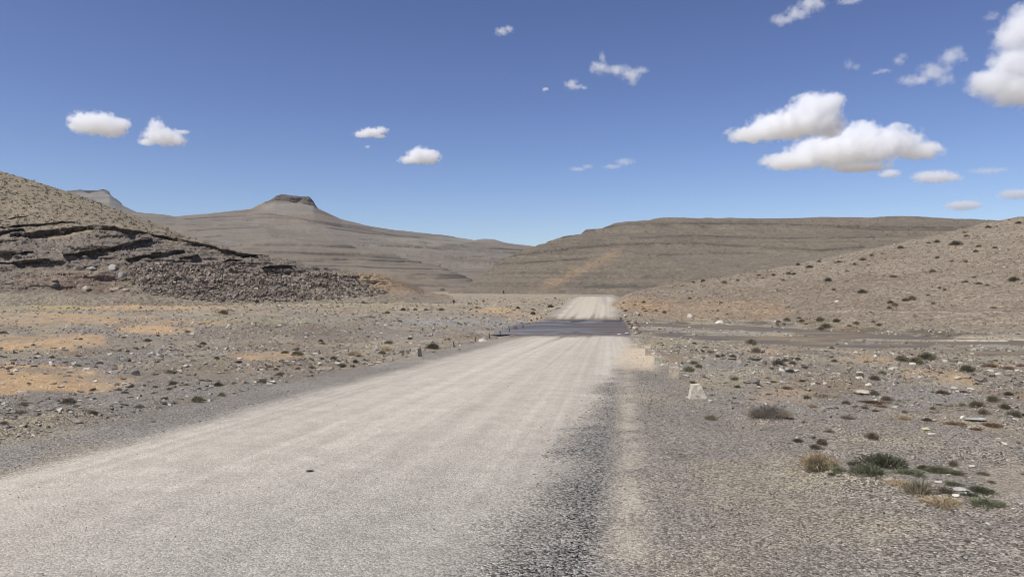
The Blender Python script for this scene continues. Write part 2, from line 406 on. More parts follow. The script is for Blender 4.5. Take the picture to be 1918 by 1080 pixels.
# -- near hill, left
lc = np.arange(-620, 850, 2.0)
LB0 = [(-620, 625, 95), (0, 600, 108), (250, 598, 112), (400, 600, 114), (560, 590, 119), (700, 582, 121), (800, 570, 127), (850, 566, 130)]
LB = [(-620, 585, 100), (0, 556, 112), (150, 552, 113), (260, 560, 114), (400, 566, 117), (560, 562, 122), (700, 555, 125), (760, 550, 129), (800, 553, 132), (850, 558, 135)]
LM = [(-620, 480, 118), (0, 500, 122), (120, 490, 125), (260, 488, 128), (400, 491, 130), (520, 499, 133), (640, 510, 137), (720, 527, 138), (760, 538, 142), (800, 552, 146), (850, 558, 150)]
LL = [(-620, 420, 128), (0, 455, 132), (100, 447, 134), (210, 430, 136), (330, 450, 137), (450, 474, 138), (545, 494, 139), (640, 509, 140), (720, 519, 147), (760, 530, 160), (800, 550, 185), (850, 560, 215)]
LR = [(-620, 40, 260), (-300, 200, 245), (0, 318, 225), (60, 336, 216), (130, 358, 206), (250, 402, 188), (345, 440, 165), (440, 471, 147), (545, 493, 142), (640, 508.5, 142), (720, 516.5, 152), (760, 526, 172), (800, 546, 205), (850, 556, 240)]
LBK = [(p, r + 40, d * 1.3) for p, r, d in LR]
P = loft(lc, [LB0, LB, LM, LL, LR, LBK], [10, 110, 60, 150, 14], 5, 2.5)
x, y, z = P[..., 0], P[..., 1], P[..., 2]
px, row = pxrow(P)
v = np.arange(P.shape[0])[:, None] / 1.0 + 0 * px
outc = ss(90, 125, v) * ss(186, 176, v) + ss(8, 30, v) * ss(125, 100, v) * .6
rr = ss(.1, .9, outc)
P[..., 2] += .55 * fbm2(x * .12, y * .12, 4, 201) * ss(5, 30, v) * ss(335, 250, v) + rr * (.7 * np.abs(fbm2(x * .25 + 3, z * .8, 4, 203)) + .35 * fbm2(x * .8, y * .8, 4, 204)) * ss(800, 640, px)
P[..., 1] += rr * 1.0 * fbm2(x * .15, z * 1.2, 4, 205)
# quarry hollow at left
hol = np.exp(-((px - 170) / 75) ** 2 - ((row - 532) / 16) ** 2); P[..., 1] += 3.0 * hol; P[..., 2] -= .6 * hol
n1 = fbm2(x * .07, y * .07, 4, 211); n2 = fbm2(x * .6, y * .4, 4, 212)
c = np.array((.245, .20, .142)) + 0 * x[..., None]
c = mixc(c, (.215, .178, .13), ss(-.2, .5, n1 + .4 * n2))
c = mixc(c, (.165, .138, .118), rr * .85 * ss(710, 640, px))
c = mixc(c, (.15, .12, .10), rr * ss(.0, .6, n2) * .7 * ss(690, 600, px))
c = mixc(c, (.255, .185, .125), .8 * ss(670, 730, px + 20 * n2))
c = mixc(c, (.22, .185, .145), ss(30, 8, v + 6 * n2) * .9)
c = mixc(c, (.27, .195, .125), np.maximum(ell(px, row, 740, 526, 50, 15, 221), ell(px, row, 690, 517, 40, 10, 222)) * .8)
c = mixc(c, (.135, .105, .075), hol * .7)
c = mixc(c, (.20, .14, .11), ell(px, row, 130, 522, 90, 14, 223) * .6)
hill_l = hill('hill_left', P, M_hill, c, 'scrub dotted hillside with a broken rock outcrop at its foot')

# -- slope across the stream, right
rc_ = np.arange(1128, 2500, 2.0)
RB0 = [(1128, 640, 80), (1150, 628, 78), (1180, 613, 76.5), (1300, 616, 73), (1450, 623, 67), (1600, 634, 59), (1750, 644, 53.5), (1918, 655, 49.5), (2200, 665, 45), (2500, 680, 42)]
RB = [(1128, 622, 86), (1150, 611, 84), (1180, 600, 80.5), (1300, 604, 77), (1450, 610, 71), (1600, 620, 62.5), (1750, 627, 57.5), (1918, 634, 53), (2200, 645, 48), (2500, 655, 45)]
RM = [(1128, 595, 103), (1150, 583, 102), (1180, 571, 100), (1300, 568, 98), (1450, 562, 94), (1600, 553, 90), (1750, 541, 88), (1918, 527, 87), (2200, 505, 86), (2500, 480, 85)]
RR = [(1128, 580, 118), (1145, 568, 119), (1160, 557, 120), (1175, 549, 121), (1250, 535, 124), (1350, 517, 128), (1440, 503, 132), (1600, 470, 138), (1680, 455, 141), (1750, 438, 145), (1850, 415, 150), (1918, 403, 152), (2200, 345, 160), (2500, 280, 165)]
RK = [(p, r + 60, d * 1.35) for p, r, d in RR]
P = loft(rc_, [RB0, RB, RM, RR, RK], [8, 90, 120, 12], 5, 2.0)
x, y, z = P[..., 0], P[..., 1], P[..., 2]; px, row = pxrow(P)
v = np.arange(P.shape[0])[:, None] + 0 * px
P[..., 2] += (.35 * fbm2(x * .13, y * .13, 4, 301) + .07 * fbm2(x * .7, y * .7, 4, 302)) * ss(8, 30, v) + .03 * np.abs(fbm2(x * .5, z * 1.6, 3, 303)) * ss(20, 60, v)
n1 = fbm2(x * .08, y * .08, 4, 311); n2 = fbm2(x * .5, y * .4, 4, 312); n3 = fbm2(x * 1.6, y * 1.3, 3, 313)
c = np.array((.24, .199, .153)) + 0 * x[..., None]
c = mixc(c, (.21, .168, .128), ss(-.2, .5, n1 + .4 * n2)); c = mixc(c, (.28, .23, .17), .6 * ss(.1, .8, n3))
c = mixc(c, (.34, .225, .13), .55 * ell(px, row, 1210, 570, 60, 14, 321) + .35 * ell(px, row, 1330, 580, 160, 20, 322) + .3 * ell(px, row, 1680, 622, 120, 8, 323))
c = mixc(c, (.155, .125, .075), .85 * ell(px, row, 1400, 606, 140, 5.5, 324) + .6 * ell(px, row, 1600, 617, 90, 4, 325))
c = mixc(c, (.45, .385, .31), .8 * np.exp(-((row - (581 + .006 * (px - 1440))) / 1.0) ** 2) * ss(1440, 1500, px) * (.5 + .5 * n2))
hill_r = hill('hill_right', P, M_hill, c, 'tan shrub dotted slope rising from the stream')

# -- round stony hill in the middle distance
BEDS = [([(1050, 445), (1120, 428), (1180, 419), (1300, 418), (1450, 420), (1700, 426), (1840, 427)], 2.2), ([(925, 482), (1000, 474), (1060, 467), (1150, 458), (1290, 455), (1430, 463), (1540, 468), (1620, 462)], 2.8),
        ([(915, 496), (980, 492), (1070, 486), (1100, 484)], 1.8), ([(1180, 445), (1300, 441), (1450, 446), (1640, 444)], 1.5), ([(1230, 478), (1330, 474), (1440, 475)], 1.5), ([(1560, 425), (1650, 430), (1800, 431)], 1.6)]
cc_ = np.arange(820, 2700, 2.0)
CB0 = [(820, 562, 330), (870, 562, 330), (1100, 566, 290), (1300, 566, 280), (2700, 566, 280)]
CB = [(820, 556, 360), (870, 549, 350), (1000, 548, 330), (1100, 547, 315), (1300, 545, 300), (2700, 545, 300)]
CM = [(820, 557, 400), (870, 544, 400), (900, 528, 400), (960, 512, 400), (1100, 502, 400), (1300, 490, 390), (1600, 480, 380), (2700, 470, 380)]
CR = [(820, 560, 430), (850, 553, 440), (880, 536, 450), (905, 512, 465), (930, 492, 480), (960, 476, 500), (985, 464, 520), (1060, 440, 560), (1070, 436, 562), (1120, 422, 590), (1180, 411, 600), (1280, 403, 620), (1350, 406, 630), (1420, 408, 630), (1500, 407, 640), (1560, 404, 640), (1700, 403, 640), (1800, 407, 640), (1860, 411, 640), (1918, 416, 640), (2200, 440, 640), (2700, 480, 640)]
CK = [(p, r + 25, d * 1.35) for p, r, d in CR]
P = loft(cc_, [CB0, CB, CM, CR, CK], [6, 90, 220, 12], 5, 3.0)
x, y, z = P[..., 0].copy(), P[..., 1].copy(), P[..., 2].copy(); v = np.arange(P.shape[0])[:, None] + 0 * x
mid = ss(6, 60, v) * ss(316, 270, v)
P[..., 2] += mid * (1.6 * fbm2(x * .018, y * .018, 4, 401) + .35 * fbm2(x * .15, y * .15, 4, 402))
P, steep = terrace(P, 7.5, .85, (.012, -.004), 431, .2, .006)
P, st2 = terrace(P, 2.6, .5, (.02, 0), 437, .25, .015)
px, row = pxrow(P)
n1 = fbm2(x * .02, y * .02, 4, 411); n2 = fbm2(x * .15, y * .1, 4, 412); n3 = fbm2(x * .6, z * .9, 3, 413)
c = np.array((.175, .145, .108)) + 0 * x[..., None]
c = mixc(c, (.158, .132, .102), ss(-.2, .5, n1 + .4 * n2)); c = mixc(c, (.23, .188, .14), .4 * ss(.1, .8, n3))
c = fine_beds(c, P, 415, .55, .012, (.10, .083, .066), .4)
for kn, wd in BEDS:
    wd = wd * .75; a = np.array(kn, float); br = np.interp(px, a[:, 0], a[:, 1], left=-999, right=-999)
    c = mixc(c, (.07, .058, .047), .92 * np.exp(-((row - br - 1.0 * n2) / wd) ** 2) * ss(-1.1, -.1, n3 + n2))
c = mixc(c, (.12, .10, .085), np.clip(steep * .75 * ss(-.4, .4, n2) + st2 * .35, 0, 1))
sl = np.exp(-((row - (468 + (1165 - px) * .47)) / (9 + 8 * n2)) ** 2) * ss(1180, 1140, px) * ss(990, 1040, px)
c = mixc(c, (.30, .215, .14), np.clip(sl, 0, 1) * .55)
c = mixc(c, (.10, .088, .072), ell(px, row, 1155, 536, 60, 4.5, 421) * .85)
c = mixc(c, (.185, .158, .125), ell(px, row, 1420, 490, 160, 26, 422) * .5)
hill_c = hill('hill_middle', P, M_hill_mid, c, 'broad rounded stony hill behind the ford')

# -- table mountain range
MBEDS = [([(465, 399), (510, 402), (560, 409), (620, 421), (700, 434), (745, 441)], 1.0), ([(600, 424), (690, 437), (800, 446), (865, 453)], 1.4), ([(785, 461), (845, 470)], 1.0), ([(290, 409), (350, 410), (430, 405), (480, 404)], .9),
         ([(330, 432), (440, 427), (520, 426)], .8), ([(350, 446), (430, 441)], .8), ([(870, 478), (910, 482)], .8), ([(840, 486), (930, 478)], .7)]
SBEDS = [([(500, 473), (560, 474), (640, 478), (700, 481), (780, 485)], 1.7), ([(740, 486), (800, 491), (865, 496)], 1.0), ([(560, 498), (660, 499), (760, 502), (895, 508)], 1.3), ([(600, 462), (680, 463)], .7), ([(760, 513), (890, 516)], 1.6), ([(780, 521), (900, 520)], 1.4), ([(480, 459), (545, 460)], .7), ([(470, 489), (620, 489)], .8)]
def beds(c, px, row, lst, n, col=(.065, .055, .048), k=.85):
    for kn, wd in lst:
        a = np.array(kn, float); br = np.interp(px, a[:, 0], a[:, 1], left=-999, right=-999)
        e = ss(a[0, 0], a[0, 0] + 25, px) * ss(a[-1, 0], a[-1, 0] - 25, px)
        c = mixc(c, col, k * e * np.exp(-((row - br - 1.0 * n) / wd) ** 2) * ss(-1.2, -.3, n))
    return c
mc = np.arange(200, 1130, 1.5)
MB0 = [(200, 552, 500), (1130, 552, 520)]
MB = [(200, 530, 620), (560, 543, 600), (870, 546, 560), (1130, 548, 560)]
M1 = [(200, 490, 800), (340, 480, 820), (500, 482, 820), (700, 500, 800), (870, 514, 780), (960, 500, 850), (1130, 500, 900)]
M2 = [(200, 440, 1150), (340, 430, 1150), (500, 428, 1150), (640, 440, 1150), (760, 452, 1150), (870, 470, 1150), (960, 470, 1200), (1130, 480, 1200)]
M3 = [(200, 404, 1450), (255, 402, 1450), (330, 409, 1450), (420, 403, 1450), (470, 396, 1450), (500, 385.5, 1450), (515, 383, 1450), (560, 387, 1450), (587, 391, 1450), (600, 397, 1450), (640, 415, 1450), (700, 428, 1450), (760, 436, 1450), (830, 443, 1450), (890, 453, 1450), (940, 458, 1450), (1000, 465, 1450), (1130, 480, 1450)]
M4 = [(200, 400, 1475), (255, 398, 1475), (300, 401, 1475), (330, 405.5, 1475), (400, 399, 1475), (470, 391.5, 1475), (495, 380, 1475), (503, 377, 1468), (515, 373, 1462), (550, 374.5, 1460), (575, 381, 1460), (588, 385, 1460), (593, 390, 1465), (640, 411, 1475), (700, 425, 1475), (760, 433, 1475), (830, 440, 1475), (890, 450, 1475), (905, 450, 1475), (940, 455, 1475), (985, 461, 1475), (1130, 480, 1475)]
M5 = [(200, 400, 1500), (255, 398, 1500), (300, 401, 1500), (330, 405.5, 1500), (400, 399, 1500), (470, 391.5, 1500), (495, 379, 1500), (506, 373, 1475), (518, 366.5, 1475), (530, 364.5, 1475), (560, 367, 1475), (580, 368.5, 1475), (587, 378, 1475), (594, 390, 1490), (640, 411, 1500), (700, 425, 1500), (760, 433, 1500), (830, 440, 1500), (890, 450, 1500), (905, 450, 1500), (940, 455, 1500), (985, 461, 1500), (1130, 480, 1500)]
MK = [(p, r + 30, 1900) for p, r, d in M5]
P = loft(mc, [MB0, MB, M1, M2, M3, M4, M5, MK], [4, 60, 70, 80, 8, 10, 10], 1.2, 0)
P[:220] = gsm(P, 6, 0)[:220]
x, y, z = P[..., 0].copy(), P[..., 1].copy(), P[..., 2].copy(); v = np.arange(P.shape[0])[:, None] + 0 * x
mid = ss(4, 50, v) * ss(214, 150, v)
P[..., 2] += mid * (7.0 * fbm2(x * .0045, y * .0045, 4, 501) + 1.2 * fbm2(x * .03, y * .03, 4, 502)) + ss(224, 234, v) * ss(245, 236, v) * .8 * fbm2(x * .1, y * .1, 3, 503)
cap = ss(218, 222, v) * ss(238, 233, v) * ss(488, 502, px_(P)) * ss(600, 592, px_(P)); P[..., 1] += cap * (6 * fbm2(x * .06, z * .25, 4, 541)); P[..., 2] += cap * ss(228, 233, v) * .7 * fbm2(x * .05, x * 0, 4, 542)
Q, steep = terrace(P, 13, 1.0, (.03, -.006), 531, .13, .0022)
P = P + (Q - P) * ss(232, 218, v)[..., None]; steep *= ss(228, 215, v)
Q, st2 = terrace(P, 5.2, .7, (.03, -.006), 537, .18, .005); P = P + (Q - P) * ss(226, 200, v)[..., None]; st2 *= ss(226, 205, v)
px, row = pxrow(P)
n1 = fbm2(x * .006, y * .006, 4, 511); n2 = fbm2(x * .04, y * .02, 4, 512); bandn = fbm2(x * .002, (z + .022 * x) * .22, 4, 513)
c = np.array((.19, .163, .135)) + 0 * x[..., None]
c = mixc(c, (.21, .168, .13), ss(-.1, .6, n1)); c = mixc(c, (.165, .148, .126), ss(.0, .7, bandn) * .7)
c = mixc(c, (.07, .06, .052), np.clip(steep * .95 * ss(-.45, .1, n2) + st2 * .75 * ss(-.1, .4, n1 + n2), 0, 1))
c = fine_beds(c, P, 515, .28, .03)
c = beds(c, px, row, MBEDS, fbm2(x * .02, x * 0, 4, 514))
c = mixc(c, (.235, .21, .178), .7 * ell(px, row, 545, 392, 60, 14, 521)); c = mixc(c, (.27, .245, .2), .55 * ell(px, row, 800, 452, 90, 9, 522))
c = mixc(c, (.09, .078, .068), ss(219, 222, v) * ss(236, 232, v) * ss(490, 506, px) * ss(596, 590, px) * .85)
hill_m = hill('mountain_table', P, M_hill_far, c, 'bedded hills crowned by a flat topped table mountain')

# -- lower spur in front of it
sc = np.arange(300, 960, 1.5)
S0 = [(300, 560, 560), (960, 565, 520)]
S1 = [(300, 545, 600), (640, 546, 590), (960, 551, 540)]
S2 = [(300, 510, 680), (400, 500, 690), (640, 505, 680), (800, 520, 650), (900, 540, 600), (960, 556, 560)]
S3 = [(300, 500, 760), (360, 482, 770), (410, 466, 780), (465, 450, 800), (530, 444, 810), (600, 448, 810), (680, 462, 800), (760, 479, 780), (830, 499, 740), (880, 519, 690), (915, 540, 640), (960, 562, 600)]
P = loft(sc, [S0, S1, S2, S3, [(p, r + 12, d * 1.25) for p, r, d in S3]], [4, 70, 130, 14], 4, 3)
x, y, z = P[..., 0].copy(), P[..., 1].copy(), P[..., 2].copy(); v = np.arange(P.shape[0])[:, None] + 0 * x
mid = ss(4, 40, v) * ss(204, 150, v)
P[..., 2] += mid * (2.5 * fbm2(x * .008, y * .008, 4, 551) + .5 * fbm2(x * .05, y * .05, 4, 552))
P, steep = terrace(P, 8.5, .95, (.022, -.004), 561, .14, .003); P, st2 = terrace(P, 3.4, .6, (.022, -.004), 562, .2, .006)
px, row = pxrow(P); n1 = fbm2(x * .01, y * .01, 4, 571); n2 = fbm2(x * .06, y * .03, 4, 572)
c = np.array((.188, .158, .126)) + 0 * x[..., None]; c = mixc(c, (.205, .165, .128), ss(-.1, .6, n1)); c = mixc(c, (.172, .154, .13), .6 * ss(.1, .6, n2))
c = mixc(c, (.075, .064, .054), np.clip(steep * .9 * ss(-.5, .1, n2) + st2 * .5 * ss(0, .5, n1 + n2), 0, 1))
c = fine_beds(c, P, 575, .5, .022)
c = beds(c, px, row, SBEDS, fbm2(x * .04, x * 0, 4, 574))
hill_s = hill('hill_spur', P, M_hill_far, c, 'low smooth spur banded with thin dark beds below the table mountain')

# -- second table mountain and the farthest ridge
fc = np.arange(-500, 420, 1.5)
FB = [(-500, 520, 1700), (420, 520, 1700)]; FM = [(-500, 430, 2400), (0, 415, 2400), (250, 412, 2400), (420, 425, 2400)]
F3 = [(-500, 395, 2750), (0, 372, 2750), (120, 365, 2750), (205, 367, 2750), (230, 386, 2750), (255, 398, 2750), (300, 404, 2750), (420, 420, 2750)]
F4 = [(-500, 393, 2790), (0, 370, 2790), (105, 362, 2780), (125, 359, 2770), (150, 358, 2770), (195, 358, 2765), (206, 364, 2765), (230, 385, 2800), (255, 397, 2800), (300, 403, 2800), (420, 420, 2800)]
F5 = [(-500, 392, 2820), (0, 369, 2820), (120, 358.5, 2790), (148, 354.8, 2790), (165, 357, 2790), (182, 356, 2790), (195, 354.5, 2790), (203, 357, 2790), (208, 365.5, 2790), (231, 385, 2820), (255, 397, 2820), (300, 403, 2820), (420, 420, 2820)]
FK = [(p, r + 30, 3400) for p, r, d in F5]
P = loft(fc, [FB, FM, F3, F4, F5, FK], [50, 60, 8, 8, 8], 1.0, 0)
x, y, z = P[..., 0].copy(), P[..., 1].copy(), P[..., 2].copy(); v = np.arange(P.shape[0])[:, None] + 0 * x
P[..., 2] += ss(4, 40, v) * ss(110, 90, v) * (8 * fbm2(x * .004, y * .004, 4, 601))
px, row = pxrow(P)
n1 = fbm2(x * .006, z * .05, 4, 611)
P[..., 1] += ss(115, 118, v) * ss(128, 125, v) * 14 * fbm2(x * .03, z * .1, 4, 621)
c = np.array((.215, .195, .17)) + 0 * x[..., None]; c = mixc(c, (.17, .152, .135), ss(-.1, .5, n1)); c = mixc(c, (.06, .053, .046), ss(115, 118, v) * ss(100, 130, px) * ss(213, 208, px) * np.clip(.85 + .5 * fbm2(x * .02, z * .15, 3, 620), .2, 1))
hill_f = hill('mountain_far_table', P, M_hill_far, c, 'small flat topped mountain showing behind the left hillside')
gc = np.arange(780, 1120, 2.0)
GB = [(780, 500, 3200), (1120, 500, 3200)]
G2 = [(780, 462, 4400), (860, 455, 4400), (890, 449.5, 4400), (905, 447, 4400), (925, 448, 4400), (945, 454, 4400), (965, 457, 4400), (985, 459, 4400), (1000, 461, 4400), (1120, 470, 4400)]
P = loft(gc, [GB, G2, [(p, r + 15, 5200) for p, r, d in G2]], [50, 8], 1.5, 0)
x, y, z = P[..., 0], P[..., 1], P[..., 2]
c = np.array((.17, .155, .14)) + 0 * x[..., None]
hill_g = hill('mountain_ridge', P, M_hill_far, c, 'low blue grey ridge far up the valley')

# ------------------------------------------------------------------ water
def sheet(name, near, far, nu, mat, zc, label, nvv=24):
    pxs = np.linspace(near[0][0], near[-1][0], nu)
    a = np.array(near, float); b = np.array(far, float)
    dn = np.interp(pxs, a[:, 0], a[:, 1]); df = np.interp(pxs, b[:, 0], b[:, 1])
    V = []
    for q in np.linspace(0, 1, nvv):
        d = dn * (1 - q) + df * q
        V.append(np.stack([(pxs - 959) / F * d, d, np.full_like(d, zc)], -1))
    V = np.array(V)
    o = link(name, mesh_np(name, V.reshape(-1, 3), grid_faces(nvv, nu), mat, None, True)); tag(o, label=label, kind='structure'); return o
st = sheet('stream_water', [(p, d - .6) for p, d in zip(PXN[2:], DN[2:])], [(p, d + .4) for p, d in zip(PXF[2:], DF[2:])], 200, M_stream, -2.06, 'shallow brown stream flowing beside the road')
# the ford: water lying over the road
tq = np.linspace(-9.2, 1.75, 120); yq = np.linspace(0, 1, 60)
n = fbm2(tq * .5, tq * 0, 3, 5); y0 = 56.2 + 1.8 * n + .5 * ss(-5, -9, tq); y1 = 83.5 + 1.0 * fbm2(tq * .5, tq * 0 + 9, 3, 6) - 8 * ss(-6.3, -9.2, tq)
V = []
for q in yq:
    yy = y0 * (1 - q) + y1 * q; V.append(np.stack([tq + RS * yy, yy, np.full_like(yy, -1.985)], -1))
V = np.array(V)
T_ = V[..., 0] - RS * V[..., 1]; Y_ = V[..., 1]; q_ = yq[:, None] + 0 * T_
fc_ = np.array((.15, .132, .12)) + 0 * T_[..., None]
s1 = fbm2(T_ * .16 + 3, Y_ * .55, 4, 901); s2 = fbm2(T_ * .5, Y_ * .22, 4, 902); s3 = fbm2(T_ * 1.1, Y_ * .3, 3, 903)
fc_ = mixc(fc_, (.215, .195, .18), .85 * ss(.05, .6, s1) * ss(1.0, -2.5, T_))  # pale streaks painted in as sky reflected on the water
fc_ = mixc(fc_, (.085, .066, .05), .8 * ss(.1, .6, -s1 + .3 * s2))
fc_ = mixc(fc_, (.125, .092, .068), .75 * ss(-3.5, -.2, T_ + 1.2 * s2))
fc_ = mixc(fc_, (.11, .085, .06), ss(.12, .0, q_ + .10 * s3 + .06 * s2))
fc_ = mixc(fc_, (.06, .05, .033), .95 * ss(.72, .92, q_ + .22 * s3 + .15 * s2) * ss(-7.5, -5, T_))
ford = link('ford_water', mesh_np('ford_water', V.reshape(-1, 3), grid_faces(len(yq), len(tq)), M_ford, fc_, True)); tag(ford, label='dark rippled water flowing over the road', kind='structure')

# ------------------------------------------------------------------ placing on the land
bpy.context.view_layer.update()
DG = bpy.context.evaluated_depsgraph_get()
LAND = {'ground', 'road', 'hill_left', 'hill_right', 'hill_middle', 'mountain_table', 'hill_spur'}
def hit(px, row):
    d = Vector(((px - 959) / F, 1, -(row - 540) / F)).normalized()
    o = CAM.copy()
    for _ in range(3):
        ok, loc, nrm, idx, ob, _m = S.ray_cast(DG, o, d)
        if not ok: return None
        if ob.name in LAND: return loc, nrm, ob.name
        o = loc + d * .02
    return None

# prototypes of angular stones
def hull_proto(seed, flat=.45):
    r = random.Random(seed); bm = bmesh.new()
    for _ in range(9):
        vv = Vector((r.gauss(0, 1), r.gauss(0, 1), r.gauss(0, 1))).normalized()
        bm.verts.new((vv.x * (.8 + .3 * r.random()), vv.y * (.55 + .25 * r.random()), vv.z * flat))
    res = bmesh.ops.convex_hull(bm, input=bm.verts[:]); 
    bmesh.ops.delete(bm, geom=[e for e in res['geom_interior'] if isinstance(e, bmesh.types.BMVert)], context='VERTS')
    bmesh.ops.triangulate(bm, faces=bm.faces[:])
    bm.verts.index_update()
    V = np.array([v.co[:] for v in bm.verts]); Fc = np.array([[v.index for v in f.verts] for f in bm.faces])
    bm.free(); return V, Fc
PROTO = [hull_proto(i, .26 + .06 * (i % 6)) for i in range(14)]
PAL = np.array([(.235, .205, .175), (.31, .28, .245), (.17, .15, .13), (.12, .105, .09), (.42, .38, .33), (.25, .195, .145), (.2, .175, .155), (.48, .44, .385)])

def stones(name, pts, label, pal=PAL, tiltmax=.5, sink=.25, kind='stuff', mat=None, palw=None):
    """many loose stones in one mesh: pts = (location, normal, size)"""
    Vs, Fs, Cs = [], [], []; off = 0
    for loc, nrm, sz in pts:
        V, Fc = PROTO[random.randrange(len(PROTO))]
        a = random.random() * 6.283
        q = nrm.to_track_quat('Z', 'Y').to_matrix() @ Matrix.Rotation(a, 3, 'Z') @ Matrix.Rotation(random.uniform(-tiltmax, tiltmax), 3, 'X')
        R = np.array(q) * sz * .5
        p = V @ R.T + np.array(loc + nrm * sz * .5 * (.35 - sink))
        Vs.append(p); Fs.append(Fc + off); off += len(V)
        col = pal[random.choices(range(len(pal)), palw)[0]] * random.uniform(.8, 1.2)
        Cs.append(np.repeat(col[None], len(V), 0))
    me = mesh_np(name, np.concatenate(Vs), np.concatenate(Fs), mat or M_stone, np.concatenate(Cs), False, n=3)
    o = link(name, me); tag(o, label=label, kind=kind); return o

def inside(x, y, poly):
    r = False; j = len(poly) - 1
    for i in range(len(poly)):
        xi, yi = poly[i]; xj, yj = poly[j]
        if (yi > y) != (yj > y) and x < (xj - xi) * (y - yi) / (yj - yi) + xi: r = not r
        j = i
    return r

def scatter(n, box, size, on, poly=None, test=None, cap=.5, power=2.2):
    out = []
    for _ in range(n):
        px = random.uniform(box[0], box[2]); row = random.uniform(box[1], box[3])
        if poly and not inside(px, row, poly): continue
        h = hit(px, row)
        if not h or h[2] not in on: continue
        if test and not test(h[0], px, row): continue
        s = size[0] + (size[1] - size[0]) * random.random() ** power
        out.append((h[0], h[1], min(cap, s * h[0].y / F)))
    return out

def tof(p): return p.x - RS * p.y
OCHRE = [(70, 712, 160, 24), (90, 640, 140, 15), (300, 618, 65, 9), (500, 666, 65, 8), (60, 596, 190, 10), (1895, 900, 50, 30), (1790, 712, 40, 15)]
off_road = lambda p, px, row: not (random.random() < .75 and any(((px - a) / c) ** 2 + ((row - b) / d) ** 2 < 1 for a, b, c, d in OCHRE)) and not (-7.3 < tof(p) < 1.6 and p.y < 170) and (vn2(np.array([p.x * .5]), np.array([p.y * .35]), 3)[0] + .25 > random.random())
def beyond_layby(p, px, row): return off_road(p, px, row) and (p.x < 0 or random.random() < .12 + .88 * float(ss(4.0, 11.0, np.array(tof(p) - 1.8 + .25 * p.y))))
pts = scatter(34000, (-60, 556, 1980, 700), (2.0, 9), {'ground'}, test=off_road, cap=.6, power=2.4) + scatter(30000, (-60, 650, 1980, 1085), (3.5, 20), {'ground'}, test=beyond_layby, cap=.34, power=3) + scatter(26000, (1000, 700, 1980, 1085), (2.4, 8), {'ground'}, test=off_road, cap=.12, power=2.5)
stones('gravel', pts, 'loose angular stones littering the ground beside the road')
def dk_zone(p, px, row):
    t = tof(p); n = vn2(np.array([p.x * 1.2]), np.array([p.y * 1.2]), 9)[0]
    tl = -.2 + .026 * p.y
    if t < -6.1 or t > tl - .05 or p.y > 60: return random.random() < (.6 if (t < -6.1 or t > tl + .3) else .3)
    lo = -1.4 + .055 * p.y
    if t > lo and p.y < 19: return random.random() < min(1, .15 + (t - lo) * 1.6) * (.5 + .7 * n)
    return random.random() < (.004 + .05 * max(0, 1 - p.y / 9))
pts = scatter(60000, (0, 612, 1800, 1085), (2.0, 7.0), {'road'}, test=dk_zone, cap=.06, power=2.4)
pts += scatter(16000, (1080, 690, 1600, 1085), (2.2, 8), {'road'}, cap=.07, power=2.4, test=lambda p, px, row: tof(p) > .25 + .026 * p.y and random.random() < .85)
stones('loose_gravel', pts, 'dark loose chippings swept to the edges of the road', pal=PAL[[0, 1, 2, 3, 6, 4]] * .95)
# heap of broken slabs at the foot of the left hill
heap_poly = [(250, 500), (300, 492), (420, 496), (540, 508), (620, 511), (670, 518), (690, 535), (725, 548), (705, 553), (670, 556), (560, 563), (430, 566), (350, 560), (285, 552), (262, 540), (245, 520)]
pts = scatter(12000, (240, 488, 765, 568), (2.6, 12), {'hill_left', 'ground'}, poly=heap_poly, cap=1.3, power=2.4, test=lambda p, px, row: vn2(np.array([px * .03]), np.array([row * .09]), 4)[0] < random.uniform(.55, 1.1)) + scatter(1500, (215, 480, 800, 576), (2, 6), {'hill_left', 'ground'}, cap=.7, power=2.5)
stones('rubble', pts, 'heap of broken grey slabs at the foot of the left hill', pal=np.array([(.185, .148, .12), (.15, .118, .098), (.225, .185, .152), (.11, .085, .07), (.30, .255, .215)]), tiltmax=1.0, sink=.1)
pts = scatter(2600, (0, 440, 560, 540), (2, 8), {'hill_left'}, test=lambda p, px, row: p.y < 139.5, cap=.8, power=2) + scatter(220, (560, 500, 780, 545), (1.6, 4.5), {'hill_left'}, cap=.6)
stones('outcrop_debris', pts, 'stones strewn over the rock outcrop', pal=np.array([(.19, .16, .145), (.23, .195, .17), (.15, .125, .11), (.28, .245, .215)]), tiltmax=.8)
pts = scatter(24000, (1130, 395, 1925, 640), (1.3, 6.0), {'hill_right'}, cap=.6, power=3)
stones('slope_stones', pts, 'small stones scattered over the slope right of the stream', pal=PAL[[0, 1, 2, 5, 5, 4, 3]] * np.array((1.05, .95, .82)))
def near_bed(p, px, row):
    return any(abs(row - np.interp(px, [k[0] for k in kn], [k[1] for k in kn], left=-99, right=-99)) < 2.2 * wd for kn, wd in BEDS) or random.random() < .22
pts = scatter(24000, (880, 400, 1900, 548), (1.0, 3.4), {'hill_middle'}, cap=1.8, power=2, test=near_bed)
stones('hill_stones', pts, 'boulder scatter speckling the round hill', pal=PAL[[0, 2, 3, 2, 3]] * np.array((.9, .85, .76)))

